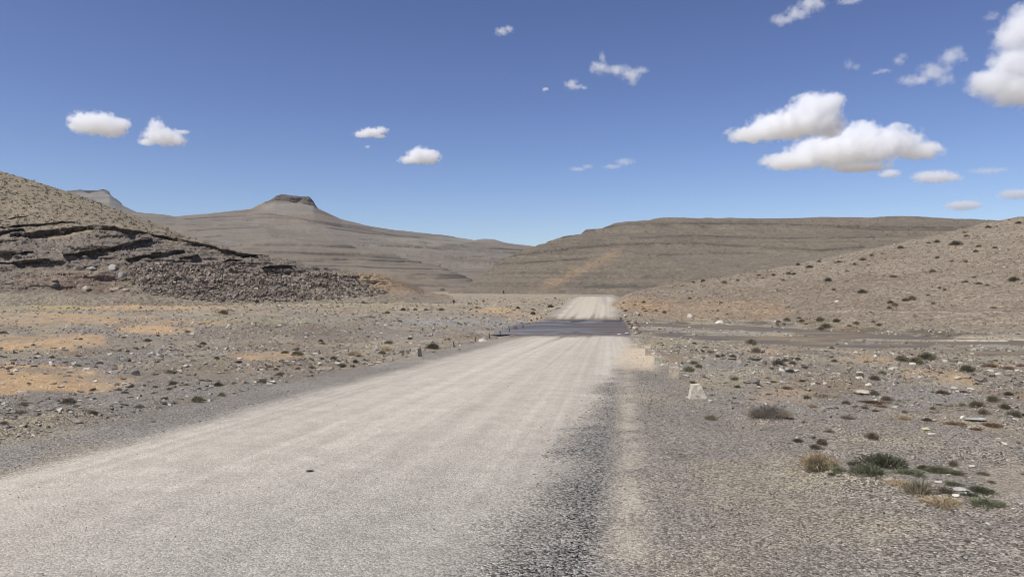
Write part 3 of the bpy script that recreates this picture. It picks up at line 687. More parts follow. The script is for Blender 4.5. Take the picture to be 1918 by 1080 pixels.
# ------------------------------------------------------------------ plants
def plant_mesh(name, n, H, L, wid, cols, up=.35, spread=1.0, core=0, seed=0, curve=.2, rad_pow=.5):
    """a low plant of many thin twigs and leaves around a dome of unit radius"""
    r = random.Random(seed); V, Fc, Cl = [], [], []
    for _ in range(n):
        a = r.random() * 6.2832; q = r.random() ** rad_pow; hz = math.sqrt(max(0, 1 - q * q))
        lump = 1 + .22 * math.sin(3 * a + seed) + .15 * math.sin(5 * a + 2 * seed)
        k = r.uniform(.55, 1.0)
        p = Vector((math.cos(a) * q * lump * k, math.sin(a) * q * lump * k, H * hz * k * r.uniform(.75, 1.12)))
        d = Vector((math.cos(a) * q * spread, math.sin(a) * q * spread, up + hz * .8)) + Vector((r.gauss(0, .3), r.gauss(0, .3), r.gauss(0, .25)))
        d.normalize(); l = L * r.uniform(.6, 1.4)
        if p.z < .02: p.z = .02
        s = d.cross(Vector((r.gauss(0, 1), r.gauss(0, 1), r.gauss(0, 1)))).normalized() * wid * r.uniform(.6, 1.4)
        b = p - d * l * .4; b.z = max(b.z, -.05); m = p + d * l * .2 + Vector((0, 0, curve * l * .2)); e = p + d * l * .6 - Vector((0, 0, curve * l * .3))
        i = len(V); V += [b - s * .6, b + s * .6, m + s, m - s, e]
        Fc += [(i, i + 1, i + 2), (i, i + 2, i + 3), (i + 3, i + 2, i + 4)]
        c0 = cols[r.randrange(len(cols))]; f = r.uniform(.7, 1.3); Cl += [[c * f for c in c0]] * 5
    return mesh_np(name, np.array([v[:] for v in V]), np.array(Fc), M_plant, np.array(Cl), False, n=3)

GREY = [(.29, .25, .21), (.34, .30, .25), (.23, .195, .165), (.27, .24, .2)]
DARK = [(.15, .128, .094), (.125, .106, .078), (.18, .155, .115), (.155, .138, .105)]
OLIVE = [(.15, .14, .085), (.19, .175, .115), (.13, .12, .07), (.21, .185, .13)]
GREEN = [(.128, .134, .082), (.108, .114, .068), (.165, .165, .108), (.14, .128, .085)]
STRAW = [(.42, .34, .225), (.33, .26, .16), (.25, .2, .12), (.37, .28, .2)]
RED = [(.19, .125, .085), (.16, .105, .07), (.22, .16, .11), (.14, .105, .07)]
def fam(nm, cols, **k):
    cols = [[q * 1.3 for q in c_] for c_ in cols]
    return [plant_mesh(nm, seed=s, cols=[[q * g for q in c_] for c_ in cols], **k) for s, g in ((1, .85), (4, 1.1), (9, 1.4))]
FAM = {'grey': fam('shrub', GREY, n=4200, H=.66, L=.17, wid=.011), 'dark': fam('shrub', DARK, n=900, H=.6, L=.24, wid=.022),
       'olive': fam('shrub', OLIVE, n=1000, H=.6, L=.22, wid=.02), 'green': fam('plant', GREEN, n=1300, H=.5, L=.24, wid=.018, curve=.4),
       'straw': fam('grass_tuft', STRAW, n=420, H=.35, L=.75, wid=.014, up=.7, curve=.7), 'red': fam('plant', RED, n=700, H=.32, L=.26, wid=.022),
       'tuft': fam('tuft', [(.17, .15, .105), (.2, .17, .12), (.14, .12, .085)], n=350, H=.4, L=.5, wid=.02, up=.6)}
NAME = {'grey': 'shrub', 'dark': 'shrub', 'olive': 'shrub', 'green': 'plant', 'straw': 'grass_tuft', 'red': 'plant', 'tuft': 'tuft'}
CAT = {'grey': 'shrub', 'dark': 'shrub', 'olive': 'shrub', 'green': 'plant', 'straw': 'grass', 'red': 'plant', 'tuft': 'grass'}
ADJ = {'grey': 'grey twiggy cushion shrub', 'dark': 'small dark cushion shrub', 'olive': 'small olive brown shrub', 'green': 'low dark green plant', 'straw': 'straw coloured grass tuft', 'red': 'low reddish brown plant', 'tuft': 'small thin wiry tuft'}

def zone(p, on, px):
    if on == 'hill_right': return 'on the tan slope beyond the stream'
    if on == 'hill_left': return 'on the left hillside'
    if px < 1000 and p.y < 26: return 'among grey stones left of the road'
    if px < 1000 and p.y < 75: return 'on the stony flat short of the left outcrop'
    if px < 1120: return 'on the far flat left of the road beyond the ford'
    if p.y > 30: return 'along the near bank of the stream'
    if p.y > 17: return 'on the gravel flat between marker stones and stream'
    return 'on the gravel flat right of the nearest marker stone'

def shrub(px, row, w, ty, label=None, hk=1.0, wk=1.0, proto=None, dx=0):
    h = hit(px, row)
    if not h: return None
    loc, nrm, on = h
    r = w * loc.y / F * .5 * (1 if label else random.uniform(.8, 1.2)); hk = hk * (1 if label else random.uniform(.65, 1.15))
    me = FAM[ty][random.randrange(3) if proto is None else proto]
    o = link(NAME[ty], me); o.location = loc - Vector((0, 0, .02 * r)) + Vector((0, r * .45, 0))
    g = hit(px, max(row - 1, 543))
    o.rotation_euler = (0, 0, random.random() * 6.28)
    if wk != 1.0: o.rotation_euler = (0, 0, random.uniform(-.2, .2) + (random.random() < .5) * math.pi)
    o.scale = (r * wk, r * .85, r * (1.3 if ty in ('dark', 'olive', 'tuft') else 1.0) * hk)
    zn = zone(loc, on, px)
    tag(o, label=label or (ADJ[ty] + ' ' + zn), cat=CAT[ty], group=None if label else ADJ[ty].split(' ', 1)[1] + 's ' + zn)
    if label: o['group'] = CAT[ty] + ' clumps on the valley floor'
    return o

exec_list = []
def R4(ox, oy, items):
    for it in items:
        X, Y, w, ty = it[:4]
        shrub(ox + X / 4, oy + Y / 4 + w / 16, w / 4, ty, *(it[4:5]))
# slope beyond the stream
R4(1438, 380, [(948, 540, 70, 'dark'), (720, 415, 60, 'dark'), (540, 435, 45, 'dark'), (320, 472, 60, 'dark'), (390, 430, 50, 'dark'), (460, 570, 70, 'dark', 'long dark shrub low on the slope straight above the streambank shrub cluster'), (720, 658, 75, 'dark'), (500, 645, 35, 'dark'), (1040, 720, 60, 'dark'), (1090, 708, 80, 'dark'), (960, 757, 60, 'dark'), (915, 780, 50, 'dark'), (925, 738, 60, 'dark'), (1205, 685, 40, 'dark'), (1245, 745, 50, 'dark'),
     (1290, 630, 40, 'dark'), (1330, 645, 35, 'dark'), (1490, 580, 60, 'dark'), (1555, 550, 40, 'dark'), (1855, 565, 85, 'dark', 'large rounded dark shrub at the right edge of the far slope'), (1590, 595, 60, 'dark'), (1650, 610, 45, 'dark'), (1245, 505, 55, 'dark'), (1275, 405, 45, 'dark'), (1385, 430, 40, 'dark'), (1420, 298, 80, 'dark'), (1590, 315, 60, 'dark'), (1565, 355, 50, 'dark'), (1495, 240, 50, 'dark'), (1660, 172, 60, 'olive'), (1480, 215, 40, 'dark'), (1210, 290, 50, 'dark'), (1275, 285, 50, 'olive'), (1000, 330, 50, 'dark'), (1040, 330, 30, 'dark'), (860, 375, 30, 'dark'), (780, 385, 40, 'olive'), (760, 460, 40, 'dark'), (600, 505, 40, 'dark'), (655, 455, 40, 'dark'), (1710, 325, 60, 'dark'), (1890, 140, 60, 'dark'), (775, 810, 40, 'dark'), (1700, 775, 60, 'olive'), (1490, 435, 40, 'olive'), (200, 525, 50, 'olive'), (160, 525, 40, 'olive'), (45, 535, 40, 'olive'), (120, 572, 30, 'dark'), (230, 455, 50, 'dark')])
R4(1438, 560, [(85, 165, 50, 'olive'), (150, 150, 60, 'olive'), (75, 180, 40, 'dark'), (125, 185, 40, 'dark'), (260, 158, 50, 'dark'), (292, 183, 30, 'dark'), (240, 135, 40, 'dark'), (445, 195, 95, 'dark', 'large domed dark shrub at the water edge below the tan slope'), (405, 215, 60, 'dark', 'smaller dark shrub leaning against the large domed shrub at the water edge'), (615, 193, 42, 'dark'), (400, 145, 80, 'olive'), (520, 160, 55, 'olive'), (670, 170, 70, 'olive'), (840, 185, 50, 'dark'), (795, 165, 30, 'dark')])
R4(960, 380, [(985, 740, 35, 'dark'), (918, 757, 35, 'dark'), (850, 803, 40, 'dark'), (1000, 803, 42, 'dark'), (985, 788, 35, 'dark'), (1075, 800, 38, 'dark'), (1140, 815, 40, 'dark'), (1330, 710, 40, 'dark'), (1563, 740, 42, 'dark'), (1880, 765, 20, 'dark'), (835, 745, 30, 'dark'), (825, 785, 30, 'dark'), (1850, 535, 40, 'dark'), (1880, 555, 40, 'dark'), (1590, 590, 50, 'olive'), (1430, 578, 35, 'dark'), (1270, 617, 25, 'dark'), (1355, 590, 30, 'dark'), (1635, 568, 25, 'dark'), (1690, 575, 40, 'dark'), (1540, 803, 30, 'dark'), (1610, 830, 25, 'dark'),
     (285, 770, 55, 'dark', 'dark round shrub beside the pale kerb stones left of the far road'), (155, 822, 55, 'dark', 'dark shrub near the ford between the kerb stones and the flat'), (40, 785, 30, 'dark'), (320, 710, 18, 'dark'), (375, 755, 22, 'dark'), (150, 795, 25, 'dark'), (90, 740, 26, 'dark'), (200, 760, 20, 'dark')])
# gravel flat, right of the road
R4(1438, 560, [(487, 360, 55, 'olive'), (1015, 440, 110, 'olive', 'leftmost of the three olive dome shrubs by the stream'), (1125, 455, 130, 'olive', 'front and middle one of the three olive dome shrubs by the stream'), (1210, 425, 140, 'olive', 'rearmost and palest of the three olive dome shrubs by the stream'), (1510, 515, 130, 'olive', 'lone olive dome shrub standing among dark boulders near the stream'),
     (90, 480, 90, 'dark'), (135, 455, 50, 'dark'), (230, 440, 65, 'dark'), (195, 470, 80, 'dark'), (505, 460, 50, 'dark'), (280, 508, 45, 'dark'), (180, 528, 90, 'green', 'green tinged low shrub alone on pale gravel short of the stream'), (35, 515, 40, 'dark'), (705, 565, 80, 'dark', 'dark shrub with a pale stone lying in front of it'), (810, 590, 70, 'dark'), (870, 548, 70, 'olive'), (265, 605, 65, 'dark'), (45, 605, 80, 'red'), (150, 650, 100, 'red'), (805, 700, 90, 'dark'), (905, 735, 110, 'dark'), (1325, 680, 130, 'red', 'wide reddish green plant on the ochre earth by the boulders'), (1475, 680, 80, 'red', 'small reddish plant right of the wide reddish green one'), (1700, 745, 100, 'olive'), (1815, 705, 70, 'dark'), (1580, 785, 110, 'olive'), (1630, 835, 120, 'dark'), (1790, 805, 80, 'olive'), (1870, 855, 120, 'dark', 'dense dark shrub cut by the right edge of the picture'), (1700, 920, 170, 'red', 'large brown see-through plant near the right edge'), (1205, 897, 90, 'dark'), (1030, 840, 55, 'dark'), (735, 808, 60, 'olive'), (815, 825, 70, 'red'), (1040, 880, 110, 'straw', 'flat straw clump between small dark shrubs right of the road'), (470, 975, 100, 'tuft'), (800, 1025, 110, 'dark'), (595, 770, 70, 'dark'), (300, 735, 60, 'dark'), (655, 800, 40, 'dark'), (275, 915, 50, 'tuft'), (235, 1050, 90, 'green'), (415, 1068, 100, 'dark'), (350, 1030, 60, 'dark'), (362, 1105, 85, 'dark'), (345, 790, 80, 'straw', 'pale straw tuft right of the large grey cushion shrub'), (1690, 480, 130, 'red', 'red brown plant patch against the dark stream edge'), (1820, 500, 100, 'red'), (1890, 490, 60, 'red'), (1715, 455, 40, 'dark'), (1470, 785, 60, 'olive'), (1290, 780, 60, 'tuft'), (1245, 815, 50, 'olive')])
R4(1240, 620, [(490, 40, 40, 'dark')])
R4(960, 540, [(1345, 455, 32, 'dark'), (1382, 460, 32, 'dark'), (1423, 465, 42, 'dark'), (1490, 472, 52, 'dark'), (1540, 500, 60, 'dark'), (1580, 497, 50, 'dark'), (1655, 502, 65, 'dark'), (1455, 425, 80, 'red'), (1365, 408, 36, 'dark'), (1795, 520, 60, 'dark'), (1850, 525, 70, 'dark'), (1835, 462, 85, 'dark'), (1800, 395, 100, 'olive', 'olive shrub at the edge of the stream above the marker stones'), (1755, 565, 40, 'dark'), (1890, 560, 50, 'dark'), (1365, 553, 65, 'olive'), (1400, 580, 60, 'olive'), (1330, 600, 110, 'olive', 'sprawling olive plant beside the second marker stone'), (1690, 735, 50, 'dark'), (1670, 670, 70, 'tuft'), (1640, 900, 35, 'tuft'), (1490, 960, 110, 'tuft', 'flat wiry tuft left of the large grey cushion shrub'), (1350, 700, 60, 'dark')])
def big(px, row, w, ty, label, hk=1.0, wk=1.0, proto=None):
    return shrub(px, row, w, ty, label, hk, wk, proto)
g0 = big(1446, 783, 76, 'grey', 'largest grey cushion shrub, low and wide on the gravel flat', .85, 1.0, 0)
def child_plant(parent, nm, fam_key, dx, dy, sx, sz, proto):
    """a part of a plant, in its parent's own units"""
    o = link(nm, FAM[fam_key][proto], parent); o.location = (dx, dy, 0); o.scale = (sx, sx, sz); return o
g0.rotation_euler = (0, 0, 0)
child_plant(g0, 'twig_lobe', 'grey', -.62, -.1, .5, .85, 1); child_plant(g0, 'twig_lobe', 'grey', .72, -.15, .46, .7, 2)
big(1590, 785, 36, 'grey', 'flat faded grey shrub on gravel beyond the green clump', .5); big(1640, 757, 50, 'red', 'long low reddish plant streak with pale stones behind it', .6, 1.3); big(1655, 763, 30, 'red', 'short reddish plant at the end of the long reddish streak', .7)
big(1795, 797, 45, 'red', 'brown plant trailing right towards the brown see-through plant', .7, 1.2); big(1835, 806, 36, 'red', 'small brown plant on ochre earth at right', .5); big(1545, 745, 55, 'straw', 'dry brown grass strip above the large grey cushion shrub', .4, 1.2)
# green clump in the right foreground
g1 = big(1540, 881, 74, 'straw', 'straw coloured clump with green leaves at the left end of the green plants', 1.15, 1.0, 0); g1.rotation_euler = (0, 0, 0)
child_plant(g1, 'dry_stalks', 'straw', .1, .1, .9, 1.15, 1); child_plant(g1, 'green_leaves', 'green', .2, -.25, .8, .75, 2)
big(1574, 884, 34, 'green', 'small green plant hugging the right of the straw clump', .8); big(1561, 890, 20, 'green', 'tiny dark green plant in front of the straw clump', .7)
big(1668, 878, 92, 'green', 'largest dark green plant, rear of the foreground clump', .95, 1.0, 0); big(1635, 892, 74, 'green', 'dark green plant in front of the largest green one', .95, 1.0, 1); big(1604, 872, 32, 'green', 'small green plant between the straw clump and the big green ones', .8); big(1712, 890, 60, 'green', 'low green plant trailing right of the largest green one', .55, 1.2)
big(1734, 880, 32, 'green', 'knobbly green plant at the start of the right hand trail', .9); big(1763, 886, 48, 'green', 'brownish green plant in the middle of the trail', .8, 1.1); big(1795, 890, 36, 'green', 'dark green plant at the end of the trail near ochre earth', .8); big(1787, 873, 20, 'dark', 'small upright dark tuft behind the green trail', 1.3)
big(1690, 910, 52, 'straw', 'pale green grass tuft in front of the green clump', .7, 1.1); big(1728, 928, 66, 'tuft', 'greyish pink wiry tuft in the right foreground', 1.1); big(1775, 949, 80, 'straw', 'nearest pale straw tuft in the right foreground', .6, 1.1); big(1776, 925, 34, 'tuft', 'small dark tuft behind a white stone', .9); big(1790, 910, 40, 'green', 'flat green plant behind a grey flat stone', .6); big(1843, 925, 56, 'green', 'green plant above the grey green tuft at right', .75); big(1857, 950, 72, 'green', 'grey green tuft nearest the lower right', .6, 1.1); big(1820, 930, 34, 'green', 'little green tuft between two larger green tufts', .7)
big(1845, 890, 26, 'dark', 'tiny dark tuft at the rim of the ochre earth', .6); big(1860, 905, 20, 'dark', 'tiniest tuft on the ochre earth rim', .6)
# left of the road
R4(0, 540, [(20, 325, 55, 'dark'), (140, 915, 100, 'tuft'), (165, 855, 90, 'tuft'), (500, 840, 100, 'dark'), (565, 873, 70, 'tuft'), (515, 910, 50, 'tuft'), (690, 925, 70, 'tuft'), (20, 1000, 70, 'dark'), (1040, 872, 80, 'tuft'), (885, 838, 60, 'tuft'), (930, 772, 60, 'tuft'), (690, 755, 60, 'tuft'), (1160, 732, 50, 'tuft'), (1290, 702, 80, 'tuft'), (1390, 712, 60, 'tuft'), (1490, 740, 60, 'tuft'), (1625, 715, 70, 'dark'), (1750, 702, 60, 'tuft'), (1690, 605, 45, 'tuft'), (1470, 825, 110, 'olive', 'greenish tuft at the rim of the road shoulder left'), (1655, 790, 70, 'olive'), (1265, 750, 40, 'tuft'), (1230, 820, 50, 'tuft'), (1275, 618, 70, 'tuft'), (1100, 385, 60, 'dark'), (1515, 405, 60, 'dark'), (1400, 315, 60, 'dark'), (1670, 172, 80, 'olive', 'flat olive shrub alone in front of the rubble heap'), (1490, 430, 40, 'dark'), (1620, 515, 60, 'olive'), (575, 568, 70, 'green'), (480, 542, 60, 'green'), (740, 548, 70, 'dark'), (385, 515, 40, 'dark'), (210, 705, 40, 'tuft'), (900, 655, 60, 'straw'), (1300, 855, 40, 'tuft'), (800, 960, 40, 'tuft'), (245, 420, 40, 'dark'), (600, 375, 36, 'dark'), (925, 362, 40, 'olive'), (1180, 348, 36, 'dark')])
R4(480, 540, [(40, 680, 110, 'tuft'), (175, 638, 80, 'dark'), (145, 600, 50, 'dark'), (95, 575, 70, 'red'), (410, 583, 60, 'tuft'), (310, 597, 40, 'dark'), (615, 542, 40, 'dark'), (740, 546, 50, 'dark'), (635, 572, 70, 'tuft'), (300, 482, 90, 'olive'), (490, 518, 50, 'dark'), (575, 522, 50, 'olive'), (210, 472, 60, 'olive'), (480, 387, 50, 'dark'), (495, 407, 40, 'dark'), (985, 397, 70, 'dark'), (965, 438, 110, 'straw', 'yellow green grass tuft left of the block by the road'), (730, 475, 120, 'straw', 'wide faded straw tuft on the stony flat'), (940, 477, 60, 'dark'), (1320, 428, 110, 'dark', 'long dark shrub behind the first thin post'), (1155, 465, 70, 'grey', 'grey twiggy shrub behind the lone concrete block'), (1445, 372, 40, 'dark'), (1150, 372, 40, 'dark'), (1075, 238, 50, 'dark'), (1385, 152, 60, 'dark'), (1515, 257, 30, 'dark'), (770, 297, 35, 'dark'), (880, 212, 40, 'dark'), (1245, 297, 30, 'dark'), (1190, 267, 30, 'dark'), (835, 357, 30, 'dark'), (410, 622, 40, 'tuft'), (800, 105, 34, 'dark'), (600, 100, 34, 'dark'), (980, 180, 40, 'dark'), (1100, 155, 50, 'dark'), (1190, 152, 46, 'dark'), (1270, 155, 46, 'dark'), (1590, 110, 30, 'dark'), (1650, 140, 30, 'dark'), (1700, 92, 26, 'dark')])
# countless specks of scrub on the two hillsides
def scrub(name, pts, label, cols):
    Vs, Fs, Cs = [], [], []; off = 0
    for loc, nrm, sz in pts:
        k = 9; r = sz * .5; v = []; f = []
        for i in range(14):
            a = random.random() * 6.283; q = random.random() ** .5
            p = np.array((math.cos(a) * q * r, math.sin(a) * q * r, r * .75 * math.sqrt(1 - q * q) * random.uniform(.6, 1.1))); s = r * .3
            j = len(v); v += [p + np.array((random.gauss(0, s), random.gauss(0, s), random.gauss(0, s))) for _ in range(3)]; f.append((j, j + 1, j + 2))
        Vs.append(np.array(v) + np.array(loc)); Fs.append(np.array(f) + off); off += len(v)
        c = np.array(cols[random.randrange(len(cols))]) * random.uniform(.8, 1.2); Cs.append(np.repeat(c[None], len(v), 0))
    o = link(name, mesh_np(name, np.concatenate(Vs), np.concatenate(Fs), M_plant, np.concatenate(Cs), False, n=3)); tag(o, label=label, kind='stuff')
pts = scatter(5200, (-20, 315, 560, 495), (2.2, 6.5), {'hill_left'}, test=lambda p, px, row: p.y > 138, cap=1.2, power=1.7)
scrub('scrub', pts, 'countless small tufts speckling the left hillside', [(.12, .105, .07), (.14, .12, .08), (.105, .09, .06)])
pts = scatter(1500, (1140, 400, 1925, 620), (2.0, 5.0), {'hill_right'}, cap=.8) + scatter(900, (0, 560, 1100, 660), (2, 6), {'ground'}, test=off_road, cap=.5) + scatter(500, (1200, 640, 1925, 900), (3, 9), {'ground'}, test=off_road, cap=.25)
scrub('ground_scrub', pts, 'tiny dry tufts between the stones', [(.13, .11, .075), (.155, .13, .09), (.115, .10, .065)])
pts = scatter(2500, (880, 403, 1900, 546), (1.3, 3.0), {'hill_middle'}, cap=1.5)
scrub('hill_scrub', pts, 'specks of scrub on the round hill', [(.11, .098, .068), (.13, .112, .08)])

# ------------------------------------------------------------------ rocks that stand out
def rock(px, row, w, hk, col, label, seed=0, cat='rock', name='rock', squash=1.0, rot=None, group='single rocks lying on the valley floor'):
    h = hit(px, row)
    if not h: return
    loc = h[0]; r = w * loc.y / F * .5; rr_ = random.Random(seed * 31 + int(px))
    bm = bmesh.new(); bmesh.ops.create_icosphere(bm, subdivisions=3, radius=1)
    pl = []
    for _ in range(9):
        n_ = Vector((rr_.gauss(0, 1), rr_.gauss(0, 1), rr_.gauss(0, .8))).normalized(); pl.append((n_, rr_.uniform(.5, .85)))
    for v_ in bm.verts:
        d = v_.co.normalized(); k = 1.0
        for n_, q in pl:
            dd = d.dot(n_)
            if dd > 1e-4: k = min(k, q / dd)
        v_.co = d * k * (1 + rr_.uniform(-.02, .02))
    V = np.array([v_.co[:] for v_ in bm.verts]); bm.verts.index_update(); Fc = np.array([[v_.index for v_ in f.verts] for f in bm.faces]); bm.free()
    V *= np.array((1, .8 * squash, 1)) / np.abs(V[:, 0]).max(); V[:, 2] *= hk / np.abs(V[:, 2]).max(); V[:, 2] += hk * .55; V *= r
    n_ = fbm3(V[:, 0] * 3 / r, V[:, 1] * 3 / r, V[:, 2] * 6 / r, 3, seed)
    cl = np.array(col)[None] * (1 + .2 * n_)[:, None]
    o = link(name, mesh_np(name, V, Fc, M_stone, cl, False, n=3)); o.location = loc + Vector((0, r * .3, 0)); o.rotation_euler = (rr_.uniform(-.15, .15), rr_.uniform(-.15, .15), rr_.uniform(-.5, .5) if rot is None else rot)
    tag(o, label=label, cat=cat, group=group); return o
PALE = (.46, .41, .34); GR = (.27, .235, .195); DKR = (.14, .12, .10); OC = (.42, .36, .24); WH = (.6, .56, .5); SL = (.21, .19, .175)
for a in [
    (1414, 718, 20, .75, SL, 'dark grey pointed boulder among the shrubs right of the marker stones'), (1423, 727, 11, .55, OC, 'small yellowish rock just in front of the dark pointed boulder'), (1428, 698, 8, .9, PALE, 'little upright pale rock behind the dark pointed boulder'), (1412, 699, 8, .6, PALE, 'small pale rock left of the little upright one'), (1319, 707, 8, .6, DKR, 'small black rock behind the nearest marker stone'),
    (1733, 806, 15, .55, (.5, .46, .26), 'yellow rounded rock on gravel above the green clump'), (1767, 794, 12, .4, (.3, .24, .19), 'flat brown rock on ochre earth left of the brown plant'), (1805, 785, 12, .9, WH, 'white upright rock left of the brown see-through plant'), (1830, 788, 40, .2, (.38, .36, .34), 'broad flat grey slab behind the brown see-through plant'), (1832, 713, 14, .6, SL, 'dark boulder below the lone olive dome shrub'), (1858, 705, 13, .7, SL, 'dark boulder right of the lone olive dome shrub'), (1798, 710, 18, .45, PALE, 'pale rounded rock on the ochre earth'), (1812, 709, 12, .6, (.36, .3, .26), 'pinkish rock right of the pale rounded rock'), (1640, 670, 9, .9, WH, 'white pointed rock on the near bank of the stream'), (1615, 704, 9, .7, WH, 'whitish rock in front of a dark shrub'),
    (1619, 737, 32, .25, PALE, 'wide pale rubble slab behind the reddish streak'), (1800, 683, 10, .8, PALE, 'pale rock left of the lone olive dome shrub'),
    (1648, 1031, 13, .4, PALE, 'pale flat rock in the lower right foreground'), (1592, 1001, 12, .5, GR, 'grey rock with a dark underside in the lower right gravel'), (1261, 1047, 10, .7, DKR, 'dark cube like pebble at the bottom of the gravel lay-by'), (1368, 955, 9, .9, GR, 'small grey angular rock on the lay-by gravel'), (1253, 858, 8, .5, PALE, 'pale pebble by the tan wheel track'), (1812, 1014, 10, .7, DKR, 'small dark rock low in the right corner'), (1805, 919, 30, .25, (.4, .38, .35), 'flat grey stone between green tufts at right'), (1794, 930, 17, .35, WH, 'white flat stone in front of the small dark tuft'), (1850, 982, 10, .6, PALE, 'pale oval pebble right of the nearest straw tuft'),
    (140, 792, 24, .5, GR, 'grey boulder on the rim of the road shoulder at far left'), (252, 702, 18, .7, (.2, .175, .15), 'dark wedge shaped rock at the tip of the ochre patch'), (242, 724, 16, .5, GR, 'low dark rock below the wedge shaped rock'), (178, 715, 9, .6, WH, 'white rock at the edge of the ochre patch'), (109, 700, 7, .7, PALE, 'little pale rock inside the ochre patch'), (240, 677, 12, .8, DKR, 'dark upright rock above the ochre patch'), (250, 679, 11, .7, GR, 'grey rock touching the dark upright one'), (265, 677, 14, .5, GR, 'flat rock right of the dark upright one'), (22, 682, 10, .7, DKR, 'black rock at far left between the ochre patches'), (66, 662, 13, .5, (.3, .26, .21), 'tan rock on gravel at far left'), (360, 628, 11, .6, PALE, 'pale rock on top of the brown bank'), (428, 611, 8, .7, WH, 'white rock at the start of the brown bank'), (347, 687, 11, .6, PALE, 'leaning pale rock above the road shoulder'), (160, 745, 14, .35, GR, 'flat grey rock left of the road shoulder'), (118, 653, 10, .5, (.36, .3, .22), 'small tan rock behind the ochre patch'),
    (524, 612, 10, .7, WH, 'bright white rock on the brown bank'), (659, 688, 12, .8, (.17, .13, .105), 'dark brown rock at the left rim of the road'), (692, 682, 14, .3, GR, 'flat dark rock right of the brown rock by the road'), (812, 618, 7, .8, PALE, 'pale rock on the grey gravel left of the ford'), (808, 627, 6, .8, PALE, 'small pale rock below the other on the gravel by the ford'), (750, 660, 14, .5, GR, 'grey rock left of the lone concrete block'), (510, 716, 14, .4, WH, 'pale rock on the shoulder line left of the road'), (570, 706, 0, .4, GR, ''),
    (1192, 591, 15, .6, PALE, 'pale jagged rock on the bank just right of the far road'), (1172, 594, 10, .7, PALE, 'smaller pale rock left of the jagged one on the bank'), (1292, 595, 12, .8, WH, 'white pointed rock on the wet bank'), (1349, 606, 18, .5, WH, 'wide pale rock slab at the water line'), (1212, 606, 5, .7, WH, 'small white rock in the stream bed'), (1174, 626, 9, .7, WH, 'white rock at the corner of the ford'), (1568, 566, 11, .5, WH, 'whitish rock low on the tan slope'), (1762, 624, 10, .5, PALE, 'pale rock on the foot of the slope beside the sand'), (1775, 630, 14, .4, DKR, 'dark flat rock beside the pale sand'),
    (160, 545, 17, .75, (.42, .36, .3), 'rounded pale boulder in front of the outcrop hollow'), (216, 545, 26, .4, (.4, .34, .27), 'long tan boulder in front of the outcrop hollow'), (235, 545, 14, .5, (.33, .28, .23), 'small tan boulder at the end of the long one'), (145, 505, 22, .5, (.34, .31, .29), 'pale block high in the outcrop hollow'), (170, 506, 20, .5, (.33, .30, .28), 'second pale block beside it high in the hollow'), (210, 505, 16, .8, (.42, .39, .36), 'bright leaning slab at the right of the hollow'), (225, 520, 26, .6, (.36, .33, .3), 'big pale slab falling from the right of the hollow'), (198, 522, 18, .6, (.3, .27, .25), 'grey block below the leaning slab'), (100, 527, 12, .7, (.28, .24, .2), 'small block left in the hollow'), (103, 534, 14, .5, (.25, .21, .17), 'low brown block under the small one in the hollow'),
    (829, 544, 10, .6, DKR, 'dark rock at the far end of the valley floor')]:
    if a[2]: rock(*a, seed=int(a[0]) % 97)
# edge of the causeway: dark rocks in a row
for i in range(26):
    yy = 57 + 26 * i / 25 + random.uniform(-.4, .4); xx = 1.95 + random.uniform(-.1, 1.6) * random.random() + RS * yy
    px = 959 + F * xx / yy; row = 540 + F * (CAM.z + 2.0) / yy
    rock(px, row, random.uniform(4, 8), random.uniform(.6, .9), (.16, .125, .10) if i % 4 else (.3, .26, .22), 'dark wet rock in the broken downstream edge of the ford', seed=i, group='rocks along the downstream edge of the ford')
for i, (px, row, w) in enumerate([(985, 607, 8), (990, 606, 7), (998, 604, 6), (1005, 603, 6), (1012, 602, 5), (978, 604, 6)]):
    rock(px, row + 2, w, .7, (.10, .085, .085), 'dark stone breaking the water at the upstream edge of the ford', seed=i, group='stones at the upstream edge of the ford')

# leaf lying on the road
bm = bmesh.new()
V = []; nn = 14
for i in range(nn):
    q = i / (nn - 1); wv = math.sin(q * math.pi) ** .8 * .022 + .001
    for s_ in (-1, 0, 1): V.append((-.05 + .1 * q, s_ * wv, .003 + .002 * abs(s_)))
h = hit(580, 883)
Fc = grid_faces(nn, 3)
o = link('leaf', mesh_np('leaf', np.array(V), Fc, M_plant, np.full((len(V), 3), .02), True)); o.location = h[0] + Vector((0, 0, .005)); tag(o, 'dark dry leaf lying alone on the pale road', 'leaf')
md = o.modifiers.new('thick', 'SOLIDIFY'); md.thickness = .003

